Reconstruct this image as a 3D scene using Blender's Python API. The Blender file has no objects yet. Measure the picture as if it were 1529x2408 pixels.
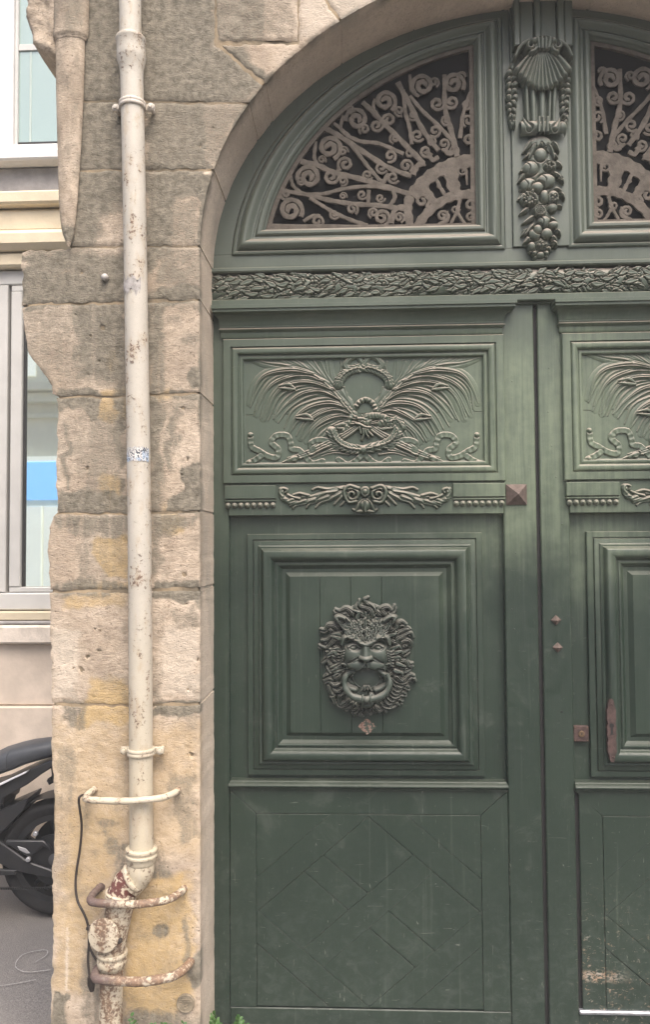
import bpy, math, random
import numpy as np
from mathutils import Vector, Matrix, geometry
random.seed(5)
SC = bpy.context.scene
COL = SC.collection
PI = math.pi
# ------------------------------------------------------------------ camera
FPX = 1809.0
CAM = Vector((0.0, -2.7, 1.84))
ROT = (Matrix.Rotation(math.radians(2.4), 3, 'Z') @ Matrix.Rotation(PI/2 + math.radians(2.2), 3, 'X')
       @ Matrix.Rotation(math.radians(-0.4), 3, 'Z'))
cd = bpy.data.cameras.new('camera')
cam = bpy.data.objects.new('camera', cd); COL.objects.link(cam)
cd.sensor_fit = 'VERTICAL'; cd.sensor_height = 24.0; cd.lens = 24.0*FPX/2408.0
cd.clip_start = 0.05; cd.clip_end = 500
cam.matrix_world = Matrix.Translation(CAM) @ ROT.to_4x4()
SC.camera = cam
# ------------------------------------------------------------------ daylight: bright overcast sky over a street
SUN_EL, SUN_AZ = 58.0, 22.0          # azimuth measured from straight in front of the wall, positive = to the right
w = bpy.data.worlds.new('World'); SC.world = w; w.use_nodes = True
nt = w.node_tree
bg = nt.nodes['Background']
sky = nt.nodes.new('ShaderNodeTexSky'); sky.sky_type = 'NISHITA'; sky.sun_disc = False
sky.sun_elevation = math.radians(SUN_EL); sky.sun_rotation = math.radians(180 + SUN_AZ*-1)
sky.air_density = 0.7; sky.dust_density = 6.0; sky.ozone_density = 0.6
nt.links.new(sky.outputs[0], bg.inputs[0]); bg.inputs[1].default_value = 0.15
sd = bpy.data.lights.new('sun', 'SUN'); sd.energy = 1.3; sd.angle = math.radians(50); sd.color = (1.0, 0.96, 0.91)
sun = bpy.data.objects.new('sun', sd); COL.objects.link(sun)
az, el = math.radians(SUN_AZ), math.radians(SUN_EL)
tosun = Vector((math.sin(az)*math.cos(el), -math.cos(az)*math.cos(el), math.sin(el)))
sun.rotation_euler = tosun.to_track_quat('Z', 'Y').to_euler()
sun.location = (3, -6, 9)
vs = SC.view_settings
vs.view_transform = 'Standard'; vs.look = 'None'; vs.gamma = 1.0; vs.use_curve_mapping = False
vs.exposure = 1.1
# ------------------------------------------------------------------ measuring: photo point (1529x2408) on the upright plane at depth Y -> metres
def px(u, v, Y=0.0):
    d = ROT @ Vector(((u-764.5)/FPX, -(v-1204)/FPX, -1.0))
    p = CAM + d*((Y-CAM.y)/d.y)
    return (p.x, p.z)
RT = np.array(ROT.transposed())
def unpx(X, Y, Z):
    P = np.stack([np.asarray(X)-CAM.x, np.asarray(Y)-CAM.y, np.asarray(Z)-CAM.z])
    q = RT @ P
    return 764.5 - FPX*q[0]/q[2], 1204 + FPX*q[1]/q[2]
# ------------------------------------------------------------------ helpers
WL = {}
def tag(o, label=None, cat=None, group=None, kind=None):
    for k, v in (('label', label), ('category', cat), ('group', group), ('kind', kind)):
        if v: o[k] = v
    return o
def thing(name, loc, label, cat, group=None):
    o = bpy.data.objects.new(name, None); COL.objects.link(o); o.location = loc
    o.empty_display_size = .05
    WL[o.name] = Vector(loc); return tag(o, label, cat, group)
def place(name, me, parent=None, label=None):
    o = bpy.data.objects.new(name, me); COL.objects.link(o)
    if parent is not None:
        o.parent = parent; WL[o.name] = WL[parent.name]
    else: WL[o.name] = Vector((0, 0, 0))
    if label: o['label'] = label
    return o
def build(name, verts, faces, mat, parent=None, smooth=35, attrs=None, label=None, origin=None):
    V = np.asarray(verts, dtype=np.float64).reshape(-1, 3)
    org = WL[parent.name] if parent is not None else Vector(origin or (0, 0, 0))
    V = V - np.array(org)
    me = bpy.data.meshes.new(name)
    me.from_pydata(V.tolist(), [], faces if isinstance(faces, list) else faces.tolist())
    me.materials.append(mat)
    if attrs:
        for k, a in attrs.items():
            at = me.attributes.new(k, 'FLOAT', 'POINT'); at.data.foreach_set('value', np.asarray(a, dtype=np.float32))
    if smooth:
        me.shade_smooth()
        if smooth < 180: me.set_sharp_from_angle(angle=math.radians(smooth))
    me.update()
    o = place(name, me, parent, label)
    if parent is None: o.location = org; WL[o.name] = org
    return o
def copy_tree(o, parent=None, off=(0, 0, 0)):
    c = o.copy(); COL.objects.link(c); WL[c.name] = WL[o.name]
    if parent is not None: c.parent = parent
    for ch in list(o.children): copy_tree(ch, c)
    return c

def hsh(ix, iy, seed):
    h = (ix.astype(np.int64)*374761393 + iy.astype(np.int64)*668265263 + seed*144269504) & 0xffffffff
    h = ((h ^ (h >> 13))*1274126177) & 0xffffffff
    return ((h ^ (h >> 16)) & 0xffff)/65535.0
def vnoise(x, y, seed=0):
    x = np.asarray(x, float); y = np.asarray(y, float)
    ix, iy = np.floor(x), np.floor(y); fx, fy = x-ix, y-iy
    fx = fx*fx*(3-2*fx); fy = fy*fy*(3-2*fy)
    a, b, c, d = hsh(ix, iy, seed), hsh(ix+1, iy, seed), hsh(ix, iy+1, seed), hsh(ix+1, iy+1, seed)
    return (a*(1-fx)+b*fx)*(1-fy)+(c*(1-fx)+d*fx)*fy
def fbm(x, y, o=4, seed=0):
    s = 0.0; a = 0.5; t = 0.0
    for i in range(o):
        s = s + a*vnoise(x*2**i, y*2**i, seed+i*17); t += a; a *= .5
    return s/t
def sstep(a, b, x):
    t = np.clip((x-a)/(b-a), 0, 1); return t*t*(3-2*t)

class MB:
    def __init__(s): s.v = []; s.f = []
    def add(s, V, F):
        n = len(s.v); s.v += [tuple(p) for p in V]; s.f += [tuple(i+n for i in f) for f in F]; return s
    def loft(s, loops, cap0=False, cap1=True, closed=True):
        n = len(loops[0]); V = [p for L in loops for p in L]; F = []
        for k in range(len(loops)-1):
            for i in range(n if closed else n-1):
                j = (i+1) % n; F.append((k*n+i, k*n+j, (k+1)*n+j, (k+1)*n+i))
        if cap0: F.append(tuple(range(n-1, -1, -1)))
        if cap1: F.append(tuple((len(loops)-1)*n+i for i in range(n)))
        return s.add(V, F)
    def box(s, x0, x1, y0, y1, z0, z1, b=0.003):
        """front face at y0 (towards the viewer), chamfered on every edge"""
        b = min(b, abs(x1-x0)*.4, abs(z1-z0)*.4, abs(y1-y0)*.4)
        R = lambda i, y: [(x0+i, y, z0+i), (x1-i, y, z0+i), (x1-i, y, z1-i), (x0+i, y, z1-i)]
        return s.loft([R(b, y1), R(0, y1-b), R(0, y0+b), R(b, y0)], True, True)
    def board(s, poly, yb, yf, b=0.002):
        """prism over an (x,z) polygon with a chamfered front edge"""
        q = inset(poly, b)
        return s.loft([[(x, yb, z) for x, z in poly], [(x, yf+b, z) for x, z in poly], [(x, yf, z) for x, z in q]], False, True)
    def tube(s, path, rad, n=14, cap=True, flat=1.0):
        P = [Vector(p) for p in path]; m = len(P)
        R = rad if hasattr(rad, '__len__') else [rad]*m
        loops = []; up = None
        for i in range(m):
            t = (P[min(i+1, m-1)]-P[max(i-1, 0)]).normalized()
            if up is None:
                up = Vector((0, 1, 0)) if abs(t.y) < .9 else Vector((1, 0, 0))
            up = (up - t*up.dot(t)).normalized(); sd = t.cross(up)
            loops.append([tuple(P[i]+(sd*math.cos(a)+up*math.sin(a)*flat)*R[i]) for a in [2*PI*k/n for k in range(n)]])
        return s.loft(loops, cap, cap)
    def lathe(s, base, axis, prof, n=28):
        """prof: (distance along axis, radius)"""
        b = Vector(base); t = Vector(axis).normalized()
        u = t.cross(Vector((0, 1, 0)) if abs(t.y) < .9 else Vector((1, 0, 0))).normalized(); q = t.cross(u)
        L = [[tuple(b+t*d+(u*math.cos(a)+q*math.sin(a))*r) for a in [2*PI*k/n for k in range(n)]] for d, r in prof]
        return s.loft(L, True, True)
    def sphere(s, c, rx, ry, rz, n=12, m=8):
        L = []
        for i in range(m+1):
            a = -PI/2+PI*i/m; cr = max(math.cos(a), .01)
            L.append([(c[0]+rx*cr*math.cos(2*PI*k/n), c[1]+ry*cr*math.sin(2*PI*k/n), c[2]+rz*math.sin(a)) for k in range(n)])
        return s.loft(L, True, True)
    def build(s, name, mat, parent=None, smooth=35, label=None, origin=None):
        return build(name, s.v, s.f, mat, parent, smooth, None, label, origin)

def inset(poly, d):
    n = len(poly); A = sum(poly[i][0]*poly[(i+1) % n][1]-poly[(i+1) % n][0]*poly[i][1] for i in range(n))
    sg = 1 if A > 0 else -1; out = []
    for i in range(n):
        p0, p1, p2 = Vector(poly[i-1]), Vector(poly[i]), Vector(poly[(i+1) % n])
        e1 = (p1-p0).normalized(); e2 = (p2-p1).normalized()
        n1 = Vector((-e1.y, e1.x))*sg; n2 = Vector((-e2.y, e2.x))*sg
        m = n1+n2; l = m.length
        if l < 1e-6: out.append(tuple(p1)); continue
        m /= l; out.append(tuple(p1+m*(d/max(m.dot(n1), .35))))
    return out
def cat(pts, n=12):
    """Catmull-Rom through control points"""
    P = [np.array(p, float) for p in pts]
    if len(P) == 2: return [P[0]+(P[1]-P[0])*t for t in np.linspace(0, 1, n)]
    P = [2*P[0]-P[1]]+P+[2*P[-1]-P[-2]]; out = []
    for i in range(1, len(P)-2):
        a, b, c, d = P[i-1:i+3]
        for k in range(n):
            t = k/n; out.append(.5*((2*b)+(c-a)*t+(2*a-5*b+4*c-d)*t*t+(3*b-a-3*c+d)*t**3))
    out.append(P[-2]); return out
def spiral(cx, cy, r0, r1, a0, turns, n=40):
    return [(cx+(r0+(r1-r0)*t)*math.cos(a0+2*PI*turns*t), cy+(r0+(r1-r0)*t)*math.sin(a0+2*PI*turns*t)) for t in np.linspace(0, 1, n)]

class Relief:
    """carving as a height field over the (x,z) plane, in metres"""
    def __init__(s, x0, x1, z0, z1, res):
        s.res = res; s.x = np.arange(x0, x1+res, res); s.z = np.arange(z0, z1+res, res)
        s.X, s.Z = np.meshgrid(s.x, s.z); s.H = np.zeros_like(s.X)
    def _box(s, x0, x1, z0, z1):
        i0 = max(int((x0-s.x[0])/s.res), 0); i1 = min(int((x1-s.x[0])/s.res)+2, len(s.x))
        j0 = max(int((z0-s.z[0])/s.res), 0); j1 = min(int((z1-s.z[0])/s.res)+2, len(s.z))
        return slice(j0, j1), slice(i0, i1)
    def stroke(s, pts, w, h, base=0.0, w1=None, h1=None, groove=0, gdepth=.3, ripple=0, rdepth=.5, cut=0.0, mode='max', n=10, taper0=.0, pw=.5):
        C = np.array(cat(pts, n)); w1 = w if w1 is None else w1; h1 = h if h1 is None else h1
        wm = max(w, w1)*(1.35 if cut else 1.0)
        sl = s._box(C[:, 0].min()-wm, C[:, 0].max()+wm, C[:, 1].min()-wm, C[:, 1].max()+wm)
        X, Z = s.X[sl], s.Z[sl]
        if X.size == 0: return
        seg = np.hypot(*(C[1:]-C[:-1]).T); L = np.r_[0, np.cumsum(seg)]; tot = max(L[-1], 1e-6)
        D = np.full(X.shape, 1e9); T = np.zeros(X.shape); SD = np.zeros(X.shape)
        for k in range(len(C)-1):
            a, b = C[k], C[k+1]; e = b-a; l2 = max(e@e, 1e-12)
            t = np.clip(((X-a[0])*e[0]+(Z-a[1])*e[1])/l2, 0, 1)
            dx, dz = X-a[0]-t*e[0], Z-a[1]-t*e[1]; d = np.hypot(dx, dz); m = d < D
            D[m] = d[m]; T[m] = ((L[k]+t*seg[k])/tot)[m]; SD[m] = np.sign(e[0]*dz-e[1]*dx)[m]
        W = w+(w1-w)*T
        if taper0: W = W*np.clip(.35+T/taper0, 0, 1)
        q = D/np.maximum(W, 1e-6); ins = q < 1
        v = np.clip(1-q*q, 0, 1)**pw
        if groove: v = v*(1-gdepth*(.5-.5*np.cos(groove*PI*(q*SD+1))))
        if ripple: v = v*(1-rdepth*(.5+.5*np.cos(2*PI*T*tot/ripple)))
        hh = base+(h+(h1-h)*T)*v
        H = s.H[sl]
        if mode == 'max': H[ins] = np.maximum(H, hh)[ins]
        elif mode == 'sub': H[ins] = (H-(h+(h1-h)*T)*v)[ins]
        else:
            if cut:
                rim = (q < 1.35) & (q >= 1); H[rim] *= (1-cut*(1.35-q[rim])/.35)
            H[ins] = np.maximum(hh, H*.72)[ins]
        s.H[sl] = np.maximum(H, 0)
    def blob(s, c, rx, rz, h, base=0.0, rot=0.0, mode='max', pw=.5, cut=0.0):
        m = max(rx, rz)*1.35; sl = s._box(c[0]-m, c[0]+m, c[1]-m, c[1]+m); X, Z = s.X[sl]-c[0], s.Z[sl]-c[1]
        if X.size == 0: return
        cs, sn = math.cos(rot), math.sin(rot)
        q = np.hypot((X*cs+Z*sn)/rx, (-X*sn+Z*cs)/rz); ins = q < 1
        v = np.clip(1-q*q, 0, 1)**pw; H = s.H[sl]
        if cut: rim = (q < 1.3) & (q >= 1); H[rim] *= (1-cut*(1.3-q[rim])/.3)
        if mode == 'max': H[ins] = np.maximum(H, base+h*v)[ins]
        elif mode == 'over': H[ins] = (base+h*v)[ins]
        else: H[ins] = (H+h*v)[ins]
        s.H[sl] = np.maximum(H, 0)
    def soften(s, k=1):
        for _ in range(k):
            P = np.pad(s.H, 1, mode='edge')
            s.H = (P[:-2, 1:-1]+P[2:, 1:-1]+P[1:-1, :-2]+P[1:-1, 2:]+4*P[1:-1, 1:-1])/8
    def build(s, name, mat, parent, Y, eps=.0006, thick=.0, label=None):
        H = s.H; on = H > eps
        c = on[:-1, :-1] | on[1:, :-1] | on[:-1, 1:] | on[1:, 1:]
        J, I = np.nonzero(c); nx = len(s.x)
        quads = np.stack([J*nx+I, J*nx+I+1, (J+1)*nx+I+1, (J+1)*nx+I], 1)
        used, inv = np.unique(quads, return_inverse=True)
        Yv = Y-H.ravel()[used]+np.where(on.ravel()[used], 0, .0015)
        V = np.stack([s.X.ravel()[used], Yv, s.Z.ravel()[used]], 1)
        return build(name, V, inv.reshape(-1, 4).tolist(), mat, parent, 180, None, label)
# ------------------------------------------------------------------ materials
class M:
    def __init__(s, name):
        s.m = bpy.data.materials.new(name); s.m.use_nodes = True; s.t = s.m.node_tree
        s.b = s.t.nodes['Principled BSDF']; s.geo = s.t.nodes.new('ShaderNodeNewGeometry')
        s.pos = s.geo.outputs['Position']
    def link(s, a, b):
        if hasattr(a, 'is_linked') or hasattr(a, 'links'): s.t.links.new(a, b)
        else: b.default_value = a if not isinstance(a, tuple) or len(a) != 3 or b.type != 'RGBA' else (*a, 1)
    def node(s, ty, **kw):
        n = s.t.nodes.new(ty)
        for k, v in kw.items(): setattr(n, k, v)
        return n
    def scale(s, sx, sy, sz):
        n = s.node('ShaderNodeVectorMath', operation='MULTIPLY'); s.t.links.new(s.pos, n.inputs[0]); n.inputs[1].default_value = (sx, sy, sz); return n.outputs[0]
    def noise(s, sc=5, det=4, rough=.55, vec=None, dist=0):
        n = s.node('ShaderNodeTexNoise'); s.t.links.new(vec or s.pos, n.inputs['Vector'])
        n.inputs['Scale'].default_value = sc; n.inputs['Detail'].default_value = det; n.inputs['Roughness'].default_value = rough; n.inputs['Distortion'].default_value = dist
        return n.outputs[0]
    def voro(s, sc=5, vec=None, feature='F1'):
        n = s.node('ShaderNodeTexVoronoi', feature=feature); s.t.links.new(vec or s.pos, n.inputs['Vector']); n.inputs['Scale'].default_value = sc; return n.outputs['Distance']
    def mr(s, v, a, b, c=0.0, d=1.0, smooth=True):
        n = s.node('ShaderNodeMapRange', interpolation_type='SMOOTHSTEP' if smooth else 'LINEAR'); s.link(v, n.inputs[0])
        for i, q in enumerate((a, b, c, d)): n.inputs[i+1].default_value = q
        return n.outputs[0]
    def math(s, op, a, b=0.0):
        n = s.node('ShaderNodeMath', operation=op); s.link(a, n.inputs[0]); s.link(b, n.inputs[1]); return n.outputs[0]
    def mix(s, f, a, b, blend='MIX'):
        n = s.node('ShaderNodeMix', data_type='RGBA', blend_type=blend); s.link(f, n.inputs[0]); s.link(a, n.inputs[6]); s.link(b, n.inputs[7]); return n.outputs[2]
    def attr(s, name):
        n = s.node('ShaderNodeAttribute', attribute_name=name); return n.outputs['Fac']
    def xyz(s, v=None):
        n = s.node('ShaderNodeSeparateXYZ'); s.t.links.new(v or s.pos, n.inputs[0]); return n.outputs
    def bump(s, h, dist=.002, strength=1.0):
        n = s.node('ShaderNodeBump'); s.link(h, n.inputs['Height']); n.inputs['Distance'].default_value = dist; n.inputs['Strength'].default_value = strength
        s.t.links.new(n.outputs[0], s.b.inputs['Normal'])
    def set(s, col=None, rough=None, metal=None, spec=None):
        if col is not None: s.link(col, s.b.inputs['Base Color'])
        if rough is not None: s.link(rough, s.b.inputs['Roughness'])
        if metal is not None: s.link(metal, s.b.inputs['Metallic'])
        if spec is not None: s.b.inputs['Specular IOR Level'].default_value = spec
        return s.m
def simple(name, col, rough=.6, metal=0., var=.15, sc=12, spec=.4, bump=0.0):
    k = M(name); n = k.noise(sc, 5, .6)
    c = k.mix(k.mr(n, .3, .7), tuple(x*(1-var) for x in col), tuple(min(1, x*(1+var)) for x in col))
    k.set(c, rough, metal, spec)
    if bump: k.bump(k.noise(sc*8, 5, .6), bump)
    return k.m

def stone_material(name, light=(.585, .49, .385), mid=(.42, .34, .255)):
    k = M(name)
    n1 = k.noise(3.5, 5, .6); n2 = k.noise(38, 6, .65); fine = k.noise(170, 4, .7)
    hor = k.noise(1, 6, .68, k.scale(30, 30, 84), 2.2)
    dressed = k.mr(k.xyz()[2], .9, 1.25, .3, 1.0)
    c = k.mix(k.mr(n1, .34, .66), light, mid)
    c = k.mix(k.math('MULTIPLY', k.mr(k.noise(7, 6, .7, None, .4), .5, .66), .45), c, (.33, .275, .22))
    c = k.mix(k.math('MULTIPLY', k.mr(n2, .42, .72), .5), c, (.36, .28, .2))
    c = k.mix(k.math('MULTIPLY', k.math('MULTIPLY', k.mr(hor, .5, .66), .52), dressed), c, (.25, .195, .15))
    c = k.mix(k.math('MULTIPLY', k.mr(k.noise(1, 5, .65, k.scale(34, 34, 60), .6), .56, .7), .5), c, (.22, .17, .125))
    c = k.mix(k.math('MULTIPLY', k.mr(fine, .56, .8), .45), c, (.70, .62, .52))
    vp = k.voro(95); pm = k.mr(k.noise(11, 4, .65), .46, .62)
    pit = k.math('MULTIPLY', k.mr(vp, .24, .14), pm); vq = k.voro(42); pit2 = k.math('MULTIPLY', k.mr(vq, .14, .09), k.mr(k.noise(6, 3, .6), .5, .6))
    pit = k.math('MAXIMUM', pit, pit2)
    c = k.mix(k.math('MULTIPLY', pit, .6), c, (.19, .145, .105))
    och = k.math('MULTIPLY', k.math('MINIMUM', k.math('MULTIPLY', k.attr('ochre'), 1.3), 1.0), k.mr(k.math('ADD', k.math('MULTIPLY', n2, .6), k.math('MULTIPLY', k.noise(9, 4, .6), .4)), .25, .6, .35, 1))
    c = k.mix(och, c, k.mix(fine, (.43, .30, .14), (.55, .415, .23)))
    s0 = k.math('MULTIPLY', k.attr('soot'), 1.4)
    grime = k.math('ADD', k.math('MULTIPLY', n2, .5), k.math('MULTIPLY', fine, .5))
    so = k.mr(k.math('ADD', s0, k.math('MULTIPLY', k.math('SUBTRACT', grime, .5), 1.9)), .05, .95, 0, .95)
    c = k.mix(so, c, k.mix(k.mr(n2, .3, .7), (.12, .11, .085), (.27, .243, .19)))
    pale = k.attr('pale')
    c = k.mix(k.math('MULTIPLY', pale, k.mr(fine, .2, .7, .5, 1)), c, (.66, .59, .49))
    k.set(c, .93, 0, .2)
    h = k.math('ADD', k.math('SUBTRACT', k.math('MULTIPLY', fine, .45), k.math('MULTIPLY', pit, .8)), k.math('ADD', k.math('MULTIPLY', k.math('MULTIPLY', hor, .9), dressed), k.math('MULTIPLY', n2, .5)))
    k.bump(h, .006, .9)
    return k.m

def paint_material(name, dust=.0, carved=False, rough=.42, scuff=0.0):
    """old dark green oil paint: darker below, paler higher up and on the meeting stiles, veiling glare painted in at the top"""
    k = M(name); X, Y, Z = k.xyz()
    n1 = k.noise(2.2, 5, .6); n2 = k.noise(26, 5, .6); st = k.noise(1, 6, .62, k.scale(55, 55, 2.2)); fine = k.noise(240, 3, .6)
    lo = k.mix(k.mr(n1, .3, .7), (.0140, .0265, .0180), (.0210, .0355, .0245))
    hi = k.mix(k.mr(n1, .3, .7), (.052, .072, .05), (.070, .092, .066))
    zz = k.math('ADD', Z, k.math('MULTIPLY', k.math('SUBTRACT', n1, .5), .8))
    hi = k.mix(k.mr(zz, 2.65, 3.1), hi, (.098, .116, .092))  # pale veiling glare painted into the colour at fanlight height
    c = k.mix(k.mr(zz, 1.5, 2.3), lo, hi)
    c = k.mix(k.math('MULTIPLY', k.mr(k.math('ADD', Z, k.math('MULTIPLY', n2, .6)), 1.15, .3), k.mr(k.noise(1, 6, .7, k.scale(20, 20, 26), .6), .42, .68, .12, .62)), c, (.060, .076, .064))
    # paler, streaky paint round the meeting stiles at head height
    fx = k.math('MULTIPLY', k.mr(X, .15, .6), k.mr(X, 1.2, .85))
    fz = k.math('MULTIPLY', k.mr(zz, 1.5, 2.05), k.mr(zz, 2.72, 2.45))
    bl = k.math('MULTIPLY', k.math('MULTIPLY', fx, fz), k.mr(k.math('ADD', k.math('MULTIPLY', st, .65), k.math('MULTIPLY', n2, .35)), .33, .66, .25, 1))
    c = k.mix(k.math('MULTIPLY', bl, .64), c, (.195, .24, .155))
    c = k.mix(k.math('MULTIPLY', k.mr(st, .55, .8), .35), c, (.03, .042, .036))
    c = k.mix(k.math('MULTIPLY', k.mr(n2, .6, .85), .25), c, (.13, .145, .11))
    drip = k.mr(k.noise(1, 4, .55, k.scale(42, 42, 1.1), .2), .6, .74)
    c = k.mix(k.math('MULTIPLY', drip, .34), c, (.105, .125, .098))
    rub = k.mr(k.noise(5.5, 6, .72, None, .8), .58, .72)
    c = k.mix(k.math('MULTIPLY', rub, .3), c, (.095, .108, .09))
    sp = k.mr(k.noise(60, 2, .5), .74, .80)
    c = k.mix(k.math('MULTIPLY', sp, .5), c, (.05, .05, .04))
    nz = k.xyz(k.geo.outputs['Normal'])[2]
    if dust:
        d = k.math('MULTIPLY', k.mr(nz, .12, .75), k.mr(n2, .2, .6, .5, 1))
        d = k.math('MULTIPLY', d, k.mr(zz, 1.7, 2.2, .08, 1.0))
        c = k.mix(k.math('MULTIPLY', d, dust), c, (.40, .33, .275))
    if carved:
        pt = k.mr(k.geo.outputs['Pointiness'], .5, .58)
        c = k.mix(k.math('MULTIPLY', pt, .35), c, (.19, .18, .145))
    bv = k.node('ShaderNodeBevel', samples=4); bv.inputs['Radius'].default_value = .0035
    dt = k.node('ShaderNodeVectorMath', operation='DOT_PRODUCT'); k.t.links.new(bv.outputs[0], dt.inputs[0]); k.t.links.new(k.geo.outputs['Normal'], dt.inputs[1])
    ew = k.math('MULTIPLY', k.mr(dt.outputs['Value'], .97, .86), k.mr(k.noise(34, 5, .7, None, .3), .5, .66))
    if not carved: c = k.mix(k.math('MULTIPLY', ew, .26), c, (.22, .225, .185))
    # scratches and chips down to the pale undercoat, mostly kicked into the foot of the door
    sc1 = k.mr(k.noise(1, 3, .5, k.scale(120, 120, 14), 1.5), .70, .74)
    sc2 = k.mr(k.noise(1, 3, .5, k.scale(16, 16, 150), 1.2), .71, .75)
    low = k.mr(Z, 1.3, .3, .3, 1.0)
    c = k.mix(k.math('MULTIPLY', k.math('MULTIPLY', k.math('MAXIMUM', sc1, sc2), low), .5), c, (.26, .27, .23))
    if scuff:
        fxr = k.mr(X, .76, .86); fzr = k.math('MULTIPLY', k.mr(Z, .62, .2), k.mr(X, 1.25, .85, .12, .8))
        ch = k.math('MULTIPLY', k.mr(k.math('ADD', k.math('MULTIPLY', k.noise(1, 5, .7, k.scale(26, 26, 60), 1.6), .6), k.math('MULTIPLY', k.noise(1, 5, .65, k.scale(90, 90, 60), .5), .4)), .568, .598), k.math('MULTIPLY', fxr, fzr))
        band = k.math('MULTIPLY', k.mr(k.math('ABSOLUTE', k.math('SUBTRACT', k.math('ADD', Z, k.math('MULTIPLY', n2, .03)), .235)), .03, .006), k.mr(X, 1.02, .9))
        ch = k.math('MAXIMUM', ch, k.math('MULTIPLY', k.math('MULTIPLY', band, k.mr(X, .812, .83)), k.mr(k.noise(1, 5, .7, k.scale(70, 70, 120), .5), .47, .54)))
        c = k.mix(k.math('MULTIPLY', ch, scuff), c, k.mix(k.mr(n2, .4, .6), (.36, .33, .28), (.36, .25, .17)))
    r = k.math('ADD', k.mr(n2, .25, .75, rough-.08, rough+.14), k.math('MULTIPLY', rub, .12))
    k.set(c, r, 0, .45)
    h = k.math('ADD', k.math('MULTIPLY', st, .9), k.math('ADD', k.math('MULTIPLY', n2, .35), k.math('MULTIPLY', fine, .12)))
    k.bump(h, .0016, .7)
    return k.m

def pipe_material(name, rust=.3, base=(.505, .47, .40), red=0.0, left=0.0):
    k = M(name); n1 = k.noise(6, 5, .6); n2 = k.noise(85, 5, .65, None, .6); n3 = k.noise(26, 6, .65, k.scale(1, 1, .4)); X, Y, Z = k.xyz()
    yel = k.mr(Z, 1.9, .8)
    c = k.mix(k.mr(n1, .3, .7), base, tuple(x*.86 for x in base))
    c = k.mix(k.math('MULTIPLY', yel, .75), c, (.49, .425, .30))
    c = k.mix(k.math('MULTIPLY', k.mr(n3, .48, .66), .72), c, (.42, .345, .25))
    wst = k.noise(1, 5, .65, k.scale(48, 48, 5), .3)
    c = k.mix(k.math('MULTIPLY', k.mr(wst, .52, .72), .5), c, (.47, .43, .38))
    ru = k.mr(k.math('ADD', k.math('ADD', k.math('MULTIPLY', n2, .5), k.math('MULTIPLY', n3, .35)), k.math('MULTIPLY', n1, .25)), .705-rust*.36, .75-rust*.30)
    c = k.mix(k.math('MULTIPLY', ru, .85), c, k.mix(k.mr(n2, .4, .7), (.20, .105, .055), (.085, .052, .04)))
    if left:
        lf = k.mr(k.math('ADD', X, k.math('MULTIPLY', n3, .16)), -.70, -.80)
        c = k.mix(k.math('MULTIPLY', lf, left), c, k.mix(n2, (.075, .052, .048), (.15, .105, .095)))
    if red:
        c = k.mix(k.mr(k.noise(42, 6, .7, None, .5), .64-.2*red, .68-.2*red), c, k.mix(n2, (.15, .05, .04), (.09, .04, .036)))
    sc = k.mr(k.noise(110, 4, .6), .66, .70)
    c = k.mix(k.math('MULTIPLY', sc, .6), c, (.16, .14, .12))
    k.set(c, k.mr(n2, .3, .7, .42, .75), 0, .4)
    k.bump(k.math('ADD', n2, k.math('MULTIPLY', ru, .6)), .0014, .7)
    return k.m

MAT_STONE = stone_material('old_limestone')
MAT_JAMB = stone_material('dressed_limestone', (.64, .55, .45), (.55, .46, .37))
k = M('lime_mortar'); nn = k.noise(30, 6, .6)
MAT_MORTAR = k.set(k.mix(k.mr(k.noise(5, 4, .6), .35, .65), k.mix(nn, (.30, .235, .155), (.42, .33, .22)), k.mix(nn, (.12, .1, .075), (.2, .17, .12))), .95, 0, .15); k.bump(nn, .006)
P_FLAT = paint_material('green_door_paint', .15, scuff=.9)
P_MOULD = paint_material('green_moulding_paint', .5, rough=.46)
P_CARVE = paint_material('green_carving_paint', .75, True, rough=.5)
P_LION = M('lion_bronze_paint')
k = P_LION; nz = k.xyz(k.geo.outputs['Normal'])[2]; n2 = k.noise(40, 5, .6)
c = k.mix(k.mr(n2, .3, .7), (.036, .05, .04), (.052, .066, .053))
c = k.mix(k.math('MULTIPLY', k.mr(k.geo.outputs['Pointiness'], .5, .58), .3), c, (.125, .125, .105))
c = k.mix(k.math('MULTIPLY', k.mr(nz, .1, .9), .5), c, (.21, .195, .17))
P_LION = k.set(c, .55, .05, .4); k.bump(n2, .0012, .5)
k = M('rusty_ironwork'); n2 = k.noise(34, 5, .65); X, Y, Z = k.xyz()
MAT_IRON = k.set(k.mix(k.mr(n2, .3, .7), (.092, .08, .066), (.15, .13, .108)), .9, 0, .2); k.bump(n2, .003)
MAT_RUST = simple('rust_brown_plate', (.066, .043, .038), .8, .1, .35, 60, .3, .0008)
MAT_BOSS = simple('weathered_iron_boss', (.13, .10, .085), .7, .2, .25, 45, .3, .001)
MAT_DUSTGLASS = simple('dusty_dark_glass', (.012, .012, .012), .8, 0, .3, 4, .12)
MAT_BLACK = simple('black_void', (.012, .012, .012), .8, 0, .1)
MAT_BRASS = simple('dull_brass', (.15, .105, .065), .5, .5, .2, 60)
MAT_STEEL = simple('worn_bare_steel', (.42, .43, .46), .35, .7, .25, 30)
MAT_PIPE = pipe_material('cream_pipe_paint', .29)
MAT_PIPE2 = pipe_material('rusty_cream_pipe_paint', .34)
MAT_PIPE3 = pipe_material('flaking_cream_pipe_paint', .5, (.68, .62, .54))
MAT_CAP = pipe_material('speckled_cap_paint', .40, (.66, .60, .52))
MAT_PIPER = pipe_material('red_lead_pipe_paint', .2, (.66, .58, .5), 1.0)
MAT_BAR = pipe_material('chipped_white_bar_paint', .38, (.6, .55, .48))
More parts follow.
